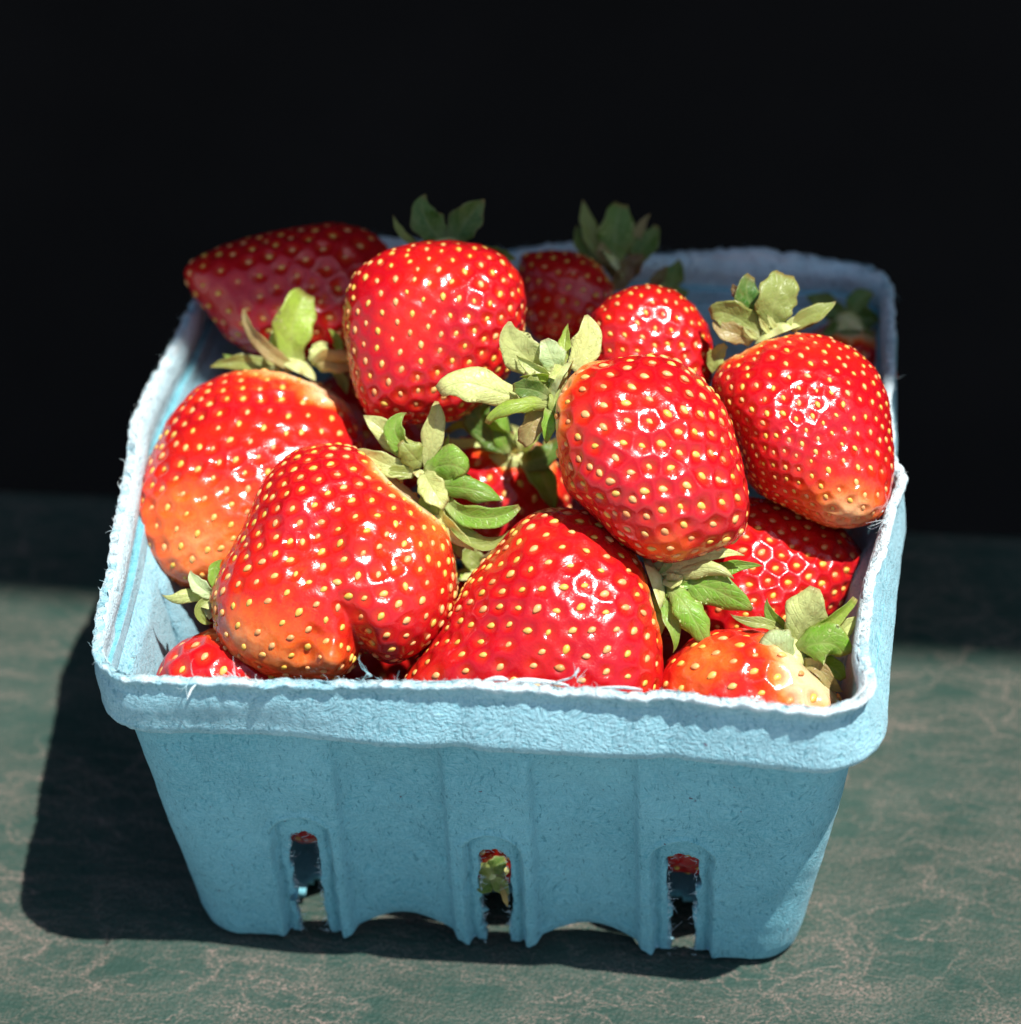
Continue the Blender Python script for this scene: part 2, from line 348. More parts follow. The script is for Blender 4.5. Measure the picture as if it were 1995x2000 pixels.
def shell(name, profile, kind, mats, thick, parent):
    """profile: list of (half, z, rc); returns object"""
    prof = np.array(profile)
    rows = [loop(h, h, rc) for h, z, rc in prof]
    n = len(rows[0][0]); m = len(prof)
    V = np.zeros((m, n, 3)); AA = np.zeros((m, n)); SS = rows[0][2]; NN = np.zeros((m, n, 2))
    for j, (P, Nn, S, A) in enumerate(rows):
        P = warp(P, (prof[j, 1] / H) ** 2)
        V[j, :, :2] = P; V[j, :, 2] = prof[j, 1]; AA[j] = A; NN[j] = Nn
    off = np.zeros((m, n)); Z = V[:, :, 2].copy(); sd = np.full((m, n), 1.0)
    flat = V.reshape(-1, 3)
    off += (nz1(flat, 50) * .00035 + nz2(flat, 200) * .00008 + nz3(flat, 700) * .00004).reshape(m, n)
    if kind == 'wall':
        for k in range(4):
            msk = np.broadcast_to(SS == k, (m, n)) & (AA < 1)
            s0, s1, s2 = SLOTS[k]
            # hollow flutes between the slots
            for c, hw in ((-.0175, .0100), (.0178, .0098)):
                d = np.abs(AA - c); wgt = 1 - smooth(hw - .0010, hw + .0004, d)
                off -= np.where(msk, wgt * (.0020 + .0012 * np.cos(d / hw * 1.5)) * (1 - .5 * smooth(.048, .060, Z)) * (1 - smooth(.061, .064, Z)), 0)
                # foot arch under each flute
                hh = .0054 * np.cos(np.clip(d / .0125, 0, 1) * math.pi / 2) ** 1.2
                lift = hh * np.clip(1 - Z / .014, 0, 1)
                V[:, :, 2] += np.where(msk, lift, 0)
            # a little bowed outward between the edge slots and the corner
            for c, hwi, top in ((s0, .0027, .0325), (s1, .0028, .0300), (s2, .0027, .0315)):
                wob = (nz2(flat, 500) * .00012).reshape(m, n)
                do = sdf_slot(AA, Z, c, .0054, top + .0052) + wob
                off -= np.where(msk, (1 - smooth(-.0003, .0003, do)) * .0016, 0)
                off += np.where(msk, np.exp(-((do - .0007) / .0006) ** 2) * .00035 - np.exp(-((do + .0006) / .0004) ** 2) * .0007, 0)
                di = sdf_slot(AA, Z, c, hwi, top) + (nz3(flat, 900) * .00022 + nz1(flat, 400) * .00022).reshape(m, n)
                sd = np.where(msk, np.minimum(sd, di), sd)
    if kind == 'rim':
        top = smooth(.0745, H, Z)
        off += top * (nz2(flat, 70) * .00035 + nz3(flat, 620) * .00016 + nz1(flat, 1500) * .00010).reshape(m, n)
        V[:, :, 2] += top * (nz1(flat, 60) * .00030 + nz3(flat, 800) * .00014 + nz2(flat, 2100) * .00012).reshape(m, n)
        bot = 1 - smooth(.0632, .0655, Z)
        off += bot * (nz3(flat, 1100) * .00010).reshape(m, n)
        low = 1 - smooth(.0645, .0735, Z)
        off -= low * np.where(V[:, :, 1] < -.05, (1 - smooth(-.040, -.012, V[:, :, 0])) * .0021, 0)
        # on the right the lip is pressed inward, so the band leans outward below it
        yy = V[:, :, 1]
        off -= smooth(.0640, .0765, Z) * np.clip(NN[:, :, 0], 0, 1) ** 2 * (.0004 + .0034 * (1 - smooth(-.040, .0, yy)) * smooth(-.070, -.050, yy))
        # two soft dents and the tilt of the torn front lip
        fr = np.broadcast_to(SS == 0, (m, n)) & (AA < 1)
        off -= np.where(fr, .0009 * np.exp(-((AA - .0335) / .0035) ** 2) + .0008 * np.exp(-((AA + .004) / .003) ** 2), 0)
        xs = V[:, :, 0]; ys = V[:, :, 1]
        bk = smooth(.04, .066, ys)
        V[:, :, 2] += top * bk * .0012 * np.sin(xs * 160 + 1)
    V[:, :, :2] += NN * off[:, :, None]
    idx = np.arange(m * n).reshape(m, n); Vf = V.reshape(-1, 3)
    a = idx[:-1, :]; b = np.roll(idx, -1, 1)[:-1, :]; c = np.roll(idx, -1, 1)[1:, :]; d = idx[1:, :]
    F = np.stack([a, b, c, d], -1).reshape(-1, 4)
    if kind == 'wall':
        sf = sd.reshape(-1)
        keep = sf[F].mean(1) > 0
        F = F[keep]
        # pull the ragged stair-steps on to the slot outline
        used = np.zeros(len(Vf), int); np.add.at(used, F.reshape(-1), 1)
        bd = (used < 4) & (used > 0) & (sf < .0012)
        cell = .00046
        grad_a = np.gradient(sd, axis=1) / cell; grad_z = np.gradient(sd, axis=0) / cell
        ga = np.clip(grad_a.reshape(-1), -1, 1); gz = np.clip(grad_z.reshape(-1), -1, 1)
        tdir = np.stack([-NN.reshape(-1, 2)[:, 1], NN.reshape(-1, 2)[:, 0]], 1)
        mv = np.clip(sf, -.0006, .0006)
        Vf[bd, 0] -= (mv * ga * tdir[:, 0])[bd]; Vf[bd, 1] -= (mv * ga * tdir[:, 1])[bd]; Vf[bd, 2] -= (mv * gz)[bd]
    me = new_mesh(name, Vf, F.tolist())
    o = link(name, me, mats, parent)
    s = o.modifiers.new("thickness", 'SOLIDIFY'); s.thickness = thick; s.offset = -1.0
    s.material_offset = 1; s.material_offset_rim = 0
    return o, Vf, NN.reshape(-1, 2), (m, n)
def resample(pts, step):
    pts = np.array(pts); d = np.hypot(np.diff(pts[:, 0]), np.diff(pts[:, 1])); s = np.concatenate([[0], np.cumsum(d)])
    k = max(2, int(s[-1] / step)); q = np.linspace(0, s[-1], k)
    return [tuple(np.interp(q, s, pts[:, i])[j] for i in range(3)) for j in range(k)]
basket = thing("berry_basket", "square light blue moulded pulp basket heaped with strawberries on the green table", "basket", (0, 0, 0))
wall_prof = resample([(.0535, .0012, .0075), (.0553, .0004, .0080), (.0570, .0016, .0085), (.0577, .0045, .0088), (.0614, .030, .0095), (.0661, .0636, .0105), (.0682, .0664, .0115), (.0686, .0700, .0118)], .00052)
rim_prof = resample([(.0664, .0652, .0104), (.0668, .0640, .0105), (.0676, .0633, .0106), (.0692, .0630, .0115), (.0704, .0636, .0118), (.0711, .0652, .0120), (.0703, .0695, .0120), (.0693, .0742, .0120), (.0696, .0757, .0120), (.0702, .0766, .0120), (.0701, .0774, .0120)], .00050)
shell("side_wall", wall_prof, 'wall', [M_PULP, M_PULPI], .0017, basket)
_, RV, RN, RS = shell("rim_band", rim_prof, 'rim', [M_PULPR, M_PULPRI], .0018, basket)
# base tray with drain holes
def base_plate():
    n = 90; xs = np.linspace(-.0478, .0478, n); X, Y = np.meshgrid(xs, xs)
    r = .0075
    Vv = np.stack([X, Y, .0042 + .0006 * np.cos(X * 260) * np.cos(Y * 260)], -1).reshape(-1, 3)
    Vv[:, 2] += nz1(Vv, 120) * .0002
    sd = np.full(len(Vv), 1.0)
    for hx in (-.034, 0, .034):
        for hy in (-.047, -.020, .020, .047):
            sd = np.minimum(sd, np.hypot(Vv[:, 0] - hx, Vv[:, 1] - hy) - .0042 - nz2(Vv, 600) * .0003)
    q = np.maximum(np.abs(Vv[:, :2]) - (.0478 - r), 0); out = np.hypot(q[:, 0], q[:, 1]) - r
    idx = np.arange(n * n).reshape(n, n)
    F = np.stack([idx[:-1, :-1], idx[:-1, 1:], idx[1:, 1:], idx[1:, :-1]], -1).reshape(-1, 4)
    F = F[(sd[F].mean(1) > 0) & (out[F].mean(1) < .0004)]
    o = link("base_tray", new_mesh("base_tray", Vv, F.tolist()), [M_PULP], basket)
    s = o.modifiers.new("thickness", 'SOLIDIFY'); s.thickness = .0015; s.offset = -1
base_plate()
# loose paper fibres on torn edges: uncountable, one part
def fibres():
    Vv = []; F = []
    def strand(p, d, ln, rad, curl):
        d = d / np.linalg.norm(d); q = np.cross(d, rng.normal(size=3)); q /= np.linalg.norm(q); k = 5; i0 = len(Vv)
        p = p.copy()
        for i in range(k + 1):
            r = rad * (1 - .75 * i / k); s1 = np.cross(d, q); s1 /= np.linalg.norm(s1)
            for a in range(3):
                an = a * 2.094; Vv.append(p + (q * math.cos(an) + s1 * math.sin(an)) * r)
            p = p + d * ln / k; d = d + q * curl / k + rng.normal(size=3) * .25; d /= np.linalg.norm(d); q = q - d * (q @ d); q /= np.linalg.norm(q)
        for i in range(k):
            for a in range(3):
                b = (a + 1) % 3; F.append((i0 + i * 3 + a, i0 + i * 3 + b, i0 + i * 3 + 3 + b, i0 + i * 3 + 3 + a))
    m, n = RS; R = RV.reshape(m, n, 3); RNN = RN.reshape(m, n, 2)
    for _ in range(1500):
        i = rng.integers(n); p = R[m - 1, i] - np.append(RNN[m - 1, i], 0) * rng.uniform(0, .0015); nn = np.append(RNN[m - 1, i], 0)
        td = np.cross(nn, [0, 0, 1])
        strand(p, nn * rng.normal() * .7 + td * rng.normal() * .9 + np.array([0, 0, .25 + abs(rng.normal()) * .4]), rng.gamma(2.2, .00035) + .0003, .00004 + rng.uniform(0, .00003), rng.normal() * 2.0)
    for _ in range(420):
        i = rng.integers(n); j = rng.integers(0, 8); p = R[j, i]; nn = np.append(RNN[j, i], 0)
        strand(p, nn * .8 + rng.normal(size=3) * .6 + np.array([0, 0, -.5]), rng.gamma(2, .00025) + .0002, .00004, rng.normal() * 1.5)
    for c, top in zip(SLOTS[0], (.0325, .030, .0315)):
        for _ in range(110):
            z = rng.uniform(.002, top); s = rng.choice([-1, 1]); hw = .0027 if z < top - .0027 else math.sqrt(max(0, .0027 ** 2 - (z - top + .0027) ** 2))
            p = np.array([c + s * hw, -(.0575 + .0072 * z / .064) + rng.uniform(.0004, .0018), z])
            strand(p, np.array([-s * 1.0, rng.normal() * .5, rng.normal() * .7]), rng.gamma(2, .0004) + .0003, .00004 + rng.uniform(0, .00003), rng.normal() * 2)
    # a few long curled strands as in the photograph
    for (u, v, du, dv, ln) in ((355, 1285, -.3, -1, .004), (700, 1275, -.8, .6, .004), (445, 1278, -.6, .5, .0035), (1088, 1285, .2, 1, .0035), (1650, 925, -1, .1, .005), (1665, 960, -1, -.4, .005), (1668, 985, -1, -.6, .004)):
        p = at_z(u, v, .0775 if v < 1500 else .002)
        for _ in range(5): strand(p + rng.normal(size=3) * .0003, RT * du + UP * dv + rng.normal(size=3) * .3, ln * rng.uniform(.5, 1.1), .00009, rng.normal() * 1.6)
    o = link("paper_fibre", new_mesh("paper_fibre", Vv, F), M_FIB, basket); o['kind'] = 'stuff'
fibres()
# shreds of torn pulp standing on the front lip
def shred(u, v, z, pts, wd):
    base = at_z(u, v, z); P = [base + RT * a * .001 + UP * b * .001 - FW * c * .001 for a, b, c in pts]
    Vv = []; F = []; k = len(P)
    for i, p in enumerate(P):
        r = wd[i] * .0005
        for a in range(6):
            an = a * math.pi / 3; jit = 1 + .3 * rng.normal()
            Vv.append(p + RT * math.cos(an) * r * jit * .8 + FW * math.sin(an) * .0004 + UP * math.cos(an + .5) * r * .5)
    for i in range(k - 1):
        for a in range(6):
            b = (a + 1) % 6; F.append((i * 6 + a, i * 6 + b, i * 6 + 6 + b, i * 6 + 6 + a))
    F.append(tuple(range(5, -1, -1))); F.append(tuple(range((k - 1) * 6, k * 6)))
    o = link("torn_shred", new_mesh("torn_shred", Vv, F), M_PULPE, basket)
    s = o.modifiers.new("s", 'SUBSURF'); s.levels = s.render_levels = 2
shred(1000, 1292, .0768, [(-5, -.2, 0), (-3.5, .6, .2), (-1, .8, .2), (2, .5, .1), (5, .3, 0), (7, -.3, 0)], [1, 2.6, 2.6, 2, 1.4, .6])
shred(1072, 1290, .0770, [(-3, 0, 0), (-1, .6, 0), (.8, 1.0, .2), (1.6, 2.0, .3), (1.8, 2.9, .4)], [1, 1.6, 1.8, 1.2, .3])
shred(935, 1290, .0770, [(-3, 0, 0), (-1.4, .8, 0), (.3, 1.0, .2), (2.4, .5, .1)], [1, 2.2, 2.4, .8])
shred(1150, 1300, .0770, [(-4, 0, 0), (-1, .3, .1), (3, .3, .1), (6, -.2, 0)], [.6, 1.4, 1.4, .5])
shred(360, 1290, .0768, [(1, 0, 0), (.3, -.8, .6), (-.2, -1.8, .9), (-.5, -2.8, 1)], [1.6, 1.0, .7, .3])
shred(1662, 935, .0772, [(0, 1.5, .3), (-.6, .3, .4), (-1.2, -.8, .5), (-2.2, -1.4, .5), (-2.8, -2.4, .4)], [1.2, 1.8, 2.2, 1.6, .4])

# ------------------------------------------------------------ strawberries
import bmesh
def ico(sub):
    bm = bmesh.new(); bmesh.ops.create_icosphere(bm, subdivisions=sub, radius=1.0)
    bm.verts.ensure_lookup_table()
    V = np.array([v.co[:] for v in bm.verts]); F = np.array([[v.index for v in f.verts] for f in bm.faces]); bm.free()
    return V / np.linalg.norm(V, axis=1)[:, None], F
ICO = {}
def get_ico(s):
    if s not in ICO: ICO[s] = ico(s)
    return ICO[s]
def vnormals(V, F):
    a, b, c = V[F[:, 0]], V[F[:, 1]], V[F[:, 2]]; fn = np.cross(b - a, c - a)
    Nn = np.zeros_like(V)
    for k in range(3): np.add.at(Nn, F[:, k], fn)
    return Nn / (np.linalg.norm(Nn, axis=1)[:, None] + 1e-20)
CAMM = np.stack([RT, UP, -FW])      # rows: camera right, up, towards camera
def seed_mesh():
    V = []; F = []; nu, nv = 8, 5
    V.append((0, 0, -.62))
    for j in range(1, nv):
        t = j / nv; z = -.62 + 1.24 * t; r = math.sin(math.pi * t ** .85) ** .8 * .40
        for i in range(nu):
            a = 2 * math.pi * i / nu; V.append((math.cos(a) * r, math.sin(a) * r * .62, z))
    V.append((0, 0, .66)); top = len(V) - 1
    for i in range(nu):
        k = (i + 1) % nu; F.append((0, 1 + k, 1 + i)); F.append((top, 1 + (nv - 2) * nu + i, 1 + (nv - 2) * nu + k))
        for j in range(nv - 2): F.append((1 + j * nu + i, 1 + j * nu + k, 1 + (j + 1) * nu + k, 1 + (j + 1) * nu + i))
    return V, F
SV, SF = seed_mesh(); SEED = new_mesh("seed", SV, SF); SEED.materials.append(M_SEED)
SVn = np.array(SV)
GROUP = "strawberries heaped in the basket"
INFO = {}
def berry(key, label, outline, z, depth, axis, nseed, ripe_spots=(), dents=(), sub=7, calyx_ang=.42, pale_ring=1.0, seed_sz=1.25,
          seeds_as_parts=True, pitd=.00040, centre=None, base_ripe=1.0, taper=.25, q=2.6, tilt=.18):
    """outline: measured silhouette; centre height z; depth = half thickness in m; axis = direction (right, up, near) to the calyx"""
    O = np.array(outline, float)
    cu, cv = centre if centre else ((O[:, 0].max() + O[:, 0].min()) / 2, (O[:, 1].max() + O[:, 1].min()) / 2)
    C = at_z(cu, cv, z); dep = depth_of(C); px = K * dep / (FOC * 1995)
    # silhouette as radius over angle
    seg = np.vstack([O, O[:1]]); dense = np.concatenate([np.linspace(seg[i], seg[i + 1], 24, endpoint=False) for i in range(len(O))])
    th = np.arctan2(-(dense[:, 1] - cv), dense[:, 0] - cu); r = np.hypot(dense[:, 0] - cu, dense[:, 1] - cv) * px
    o = np.argsort(th); th = th[o]; r = r[o]
    grid = np.linspace(-math.pi, math.pi, 361)[:-1]
    rg = np.interp(grid, np.concatenate([th - 2 * math.pi, th, th + 2 * math.pi]), np.tile(r, 3))
    ker = np.exp(-np.linspace(-2, 2, 15) ** 2); ker /= ker.sum()
    rg = np.convolve(np.tile(rg, 3), ker, 'same')[360:720]
    def R(t): return np.interp(t, np.concatenate([grid, [math.pi]]), np.append(rg, rg[0]))
    ax = np.array(axis, float); ax /= np.linalg.norm(ax)
    nz = Noise(sum(map(ord, key)))
    rbar = rg.mean()
    def surf(D):
        t = np.arctan2(D[:, 1], D[:, 0]); rho = np.hypot(D[:, 0], D[:, 1]); zz = D[:, 2]
        pl = 1 / (rho ** q + np.abs(zz) ** q) ** (1 / q)
        # radius differences fade toward the poles that face to and from the camera
        Rr = R(t)
        dd = depth * (1 - taper * np.clip(-(D @ ax), 0, 1)) * (1 + .10 * np.clip(D @ ax, 0, 1))
        P = np.stack([Rr * D[:, 0] * pl, Rr * D[:, 1] * pl, dd * zz * pl], 1)
        P[:, 2] -= tilt * P[:, 1] * np.clip(zz + .4, 0, 1)
        P *= (1 + .014 * nz(D, 2.2) * np.abs(zz))[:, None]
        # shoulder hollow round the calyx
        ca = D @ ax; P -= ax * (.0022 * np.exp(-((np.arccos(np.clip(ca, -1, 1))) / .30) ** 2))[:, None]
        for (du, dv, rad, dm) in dents:
            X = (du - cu) * px; Y = -(dv - cv) * px; w_ = np.exp(-((P[:, 0] - X) ** 2 + (P[:, 1] - Y) ** 2) / (rad * px) ** 2) * smooth(-.1, .3, zz)
            P = P - np.stack([0 * w_, 0 * w_, dm * .001 * w_], 1)
        return P
    D, F = get_ico(sub)
    P = surf(D); Nn = vnormals(P, F)
    # seeds by golden-angle phyllotaxis round the axis
    i = np.arange(nseed); zz = 1 - 2 * (i + .5) / nseed
    zz = np.where(zz < 0, zz, zz); zmax = math.cos(calyx_ang); zz = -1 + (zz + 1) / 2 * (zmax + 1)
    ph = i * 2.399963
    e1 = np.cross(ax, [0.3, .2, 1.0]); e1 /= np.linalg.norm(e1); e2 = np.cross(ax, e1)
    rr = np.sqrt(1 - zz ** 2)
    SD = ax[None] * zz[:, None] + (e1[None] * np.cos(ph)[:, None] + e2[None] * np.sin(ph)[:, None]) * rr[:, None]
    SD += np.random.default_rng(len(key) + nseed).normal(size=SD.shape) * .046; SD /= np.linalg.norm(SD, axis=1)[:, None]
    for _it in range(4):               # even the spacing out over the real shape
        SPm = surf(SD); df = SPm[:, None] - SPm[None]; dm = np.sqrt((df ** 2).sum(-1)) + 1e-9; np.fill_diagonal(dm, 1)
        tgt = np.sqrt(np.median(np.sort(dm, 1)[:, 0]) ** 2) * 1.5
        fo = np.where(dm < tgt, (tgt - dm) / tgt, 0)[:, :, None] * df / dm[:, :, None]
        SD = SD + fo.sum(1) * tgt * .28 / np.linalg.norm(SPm, axis=1)[:, None]
        SD /= np.linalg.norm(SD, axis=1)[:, None]
    SP = surf(SD); SD2 = surf((SD + 1e-3 * ax[None]) / np.linalg.norm(SD + 1e-3 * ax[None], axis=1)[:, None])
    # nearest two seeds for each vertex, in metric space
    d1 = np.empty(len(P)); d2 = np.empty(len(P)); nn1 = np.empty(len(P), int)
    ssp = np.sqrt(np.maximum(1e-9, np.sort(((SP[:, None] - SP[None]) ** 2).sum(-1), axis=1)[:, 1:6].mean(1)))
    for s in range(0, len(P), 8000):
        dd = np.sqrt(((P[s:s + 8000, None] - SP[None]) ** 2).sum(-1)); part = np.argpartition(dd, 2, axis=1)[:, :2]
        v = np.take_along_axis(dd, part, 1); od = np.argsort(v, 1); v = np.take_along_axis(v, od, 1); part = np.take_along_axis(part, od, 1)
        d1[s:s + 8000] = v[:, 0]; d2[s:s + 8000] = v[:, 1]; nn1[s:s + 8000] = part[:, 0]
    sp = ssp[nn1]; ang = np.arccos(np.clip(D @ ax, -1, 1))
    x = d1 / sp
    cells = smooth(calyx_ang * .9, calyx_ang * 1.15, ang) * np.where(d1 > sp * .95, .4, 1) * np.clip(.72 + .42 * nz(P, 120), .45, 1.15)
    size = np.clip(sp / .0035, .5, 1.3)
    h = -pitd * 1.1 * np.exp(-(x / .27) ** 2) + pitd * .45 * (1 - np.exp(-(x / .42) ** 2))
    edge = np.clip((d2 - d1) / sp, 0, 1); h += pitd * .13 * np.exp(-(edge / .17) ** 2)
    h = h * cells * size + .00010 * nz(P, 300) + .00003 * nz(P, 1300)
    P2 = P + Nn * h[:, None]
    pit = np.exp(-(x / .30) ** 2) * cells - .45 * np.exp(-(edge / .16) ** 2) * cells
    # ripeness
    ripe = np.full(len(P), base_ripe) + .10 * nz(P, 190)
    sh = smooth(calyx_ang * .85, calyx_ang * 1.85, ang + .06 * nz(P, 260))
    ripe = np.minimum(ripe, 1 - pale_ring * (1 - sh))
    for (du, dv, rad, amt) in ripe_spots:
        X = (du - cu) * px; Y = -(dv - cv) * px
        w_ = np.exp(-((P[:, 0] - X) ** 2 + (P[:, 1] - Y) ** 2) / (rad * px) ** 2) * smooth(-.5, .3, D[:, 2]); ripe = ripe - amt * w_
    ripe = np.clip(ripe, 0, 1)
    Wp = P2 @ CAMM + C
    root_loc = np.array([C[0], C[1], Wp[:, 2].min()])
    cat = "strawberry"
    root = thing("strawberry", label, cat, root_loc.tolist(), GROUP)
    me = new_mesh("flesh", Wp - root_loc, F); fattr(me, 'ripe', ripe); fattr(me, 'pit', pit)
    link("flesh", me, M_FLESH, root)
    # seeds
    sn = np.zeros_like(SP)
    for k in range(len(SP)):
        j = np.argmin(((P - SP[k]) ** 2).sum(1)); sn[k] = Nn[j]
        SP[k] = P2[j]
    view = sn[:, 2]
    jv = []; jf = []
    ok = np.ones(len(SP), bool)
    r3 = np.random.default_rng(nseed)
    for k in range(len(SP)):
        n3 = sn[k]; t3 = SD2[k] - surf(SD[k:k + 1])[0]; t3 = t3 - n3 * (t3 @ n3); t3 /= (np.linalg.norm(t3) + 1e-12); b3 = np.cross(n3, t3)
        an = r3.normal() * .25; t3, b3 = t3 * math.cos(an) + b3 * math.sin(an), b3 * math.cos(an) - t3 * math.sin(an)
        s = seed_sz * .00094 * r3.uniform(.74, 1.16) * min(1.1, max(.6, ssp[k] / .0033))
        Mx = np.stack([b3, n3, -t3], 1) @ np.diag([s, s, s])     # columns: x, y(out), z(long)
        pw = (SP[k] + n3 * s * r3.uniform(.05, .17)) @ CAMM + C - root_loc; Mw = CAMM.T @ Mx
        if seeds_as_parts and view[k] > -.05:
            o = bpy.data.objects.new("seed", SEED); COL.objects.link(o); o.parent = root
            m4 = Matrix.Identity(4)
            for a in range(3):
                for b in range(3): m4[a][b] = Mw[a, b]
                m4[a][3] = pw[a]
            o.matrix_local = m4
        else:
            i0 = len(jv); jv.extend((SVn @ Mw.T + pw).tolist()); jf.extend([tuple(i0 + q_ for q_ in f) for f in SF])
    if jv:
        o = link("seed_cover", new_mesh("seed_cover", jv, jf), M_SEED, root); o['kind'] = 'stuff'
    pole = surf(ax[None])[0] @ CAMM + C
    INFO[key] = dict(root=root, loc=root_loc, C=C, pole=pole, ax=ax @ CAMM, dep=depth_of(pole), px=px)
    return root

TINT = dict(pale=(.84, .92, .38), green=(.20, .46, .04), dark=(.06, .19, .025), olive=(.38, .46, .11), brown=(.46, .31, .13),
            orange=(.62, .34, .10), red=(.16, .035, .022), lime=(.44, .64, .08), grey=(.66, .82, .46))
def sepal(parent, ploc, dep, pts, width, tint, twist=0.0, cup=.25, tipw=.0, basew=.35, wmax=.5, wavy=.16, seed=0, thick=.00015, back=None):
    """pts: (u, v, near mm) from base to tip; width in px at the widest"""
    r = np.random.default_rng(seed + int(pts[0][0]) * 7 + int(pts[-1][1]))
    Q = np.array([at_depth(u, v, dep - n * .001) for u, v, n in pts]); px = K * dep / (FOC * 1995)
    n = 16; m = 8
    s = np.concatenate([[0], np.cumsum(np.linalg.norm(np.diff(Q, axis=0), axis=1))]); s /= s[-1]; t = np.linspace(0, 1, n)
    if len(Q) >= 3:                    # smooth path through the points
        co = np.polyfit(s, Q, 2 if len(Q) == 3 else 3); L_ = np.stack([np.polyval(co[:, k], t) for k in range(3)], 1)
    else: L_ = np.stack([np.interp(t, s, Q[:, k]) for k in range(3)], 1)
    T = np.gradient(L_, axis=0); T /= np.linalg.norm(T, axis=1)[:, None]
    nref = -ray(pts[0][0], pts[0][1]); nref /= np.linalg.norm(nref)
    ph = math.radians(twist)
    wprof = np.where(t < wmax, basew + (1 - basew) * np.sin(t / wmax * math.pi / 2) ** 1.3, tipw + (1 - tipw) * np.cos((t - wmax) / (1 - wmax) * math.pi / 2) ** 1.0)
    Wd = wprof * width * px / 2
    f1, p1, p2 = r.uniform(7, 12), r.uniform(0, 6), r.uniform(0, 6)
    top = np.zeros((n, m + 1, 3)); nor = np.zeros((n, m + 1, 3)); lu = np.zeros((n, m + 1)); lv = np.zeros((n, m + 1))
    for i in range(n):
        S = np.cross(T[i], nref); S /= (np.linalg.norm(S) + 1e-9); Nn = np.cross(S, T[i])
        a = ph * (.5 + .5 * t[i]) + .25 * math.sin(t[i] * 4 + p1); S, Nn = S * math.cos(a) + Nn * math.sin(a), Nn * math.cos(a) - S * math.sin(a)
        for j in range(m + 1):
            x = -1 + 2 * j / m
            w_ = Wd[i] * (1 + .09 * math.sin(f1 * t[i] * 2 + p2 + (x > 0) * 2) * abs(x))
            hgt = cup * Wd[i] * (x * x) + wavy * Wd[i] * math.sin(f1 * t[i] + p1 + (2.5 if x > 0 else 0)) * abs(x) ** 2 - .09 * Wd[i] * math.exp(-(x / .15) ** 2) + .05 * Wd[i] * math.sin(t[i] * 23 + x * 5 + p2) * (1 - abs(x) * .5)
            top[i, j] = L_[i] + S * x * w_ + Nn * hgt; nor[i, j] = Nn; lu[i, j] = t[i]; lv[i, j] = x
    th = thick * (.35 + .65 * (1 - np.abs(lv)))[:, :, None]
    V = np.concatenate([(top + nor * th / 2).reshape(-1, 3), (top - nor * th / 2).reshape(-1, 3)]) - ploc
    idx = np.arange(n * (m + 1)).reshape(n, m + 1); o2 = n * (m + 1)
    F = []
    for i in range(n - 1):
        for j in range(m):
            a, b, c, d = idx[i, j], idx[i, j + 1], idx[i + 1, j + 1], idx[i + 1, j]
            F.append((a, b, c, d)); F.append((o2 + d, o2 + c, o2 + b, o2 + a))
        F.append((idx[i, 0], idx[i + 1, 0], o2 + idx[i + 1, 0], o2 + idx[i, 0])); F.append((idx[i + 1, m], idx[i, m], o2 + idx[i, m], o2 + idx[i + 1, m]))
    for j in range(m):
        F.append((idx[0, j + 1], idx[0, j], o2 + idx[0, j], o2 + idx[0, j + 1])); F.append((idx[n - 1, j], idx[n - 1, j + 1], o2 + idx[n - 1, j + 1], o2 + idx[n - 1, j]))
    F = [tuple(int(q_) for q_ in f) for f in F]
    me = new_mesh("sepal", V, F)
    jit = r.uniform(.85, 1.15); ct = np.array(TINT[tint]) * jit; cb = np.array(TINT[back or ('pale' if tint in ('green', 'dark', 'lime') else tint)]) * .9
    cattr(me, 'tint', np.concatenate([np.tile(ct, (n * (m + 1), 1)), np.tile(cb, (n * (m + 1), 1))]))
    fattr(me, 'lu', np.tile(lu.ravel(), 2)); fattr(me, 'lv', np.tile(lv.ravel(), 2))
    return link("sepal", me, M_LEAF, parent)
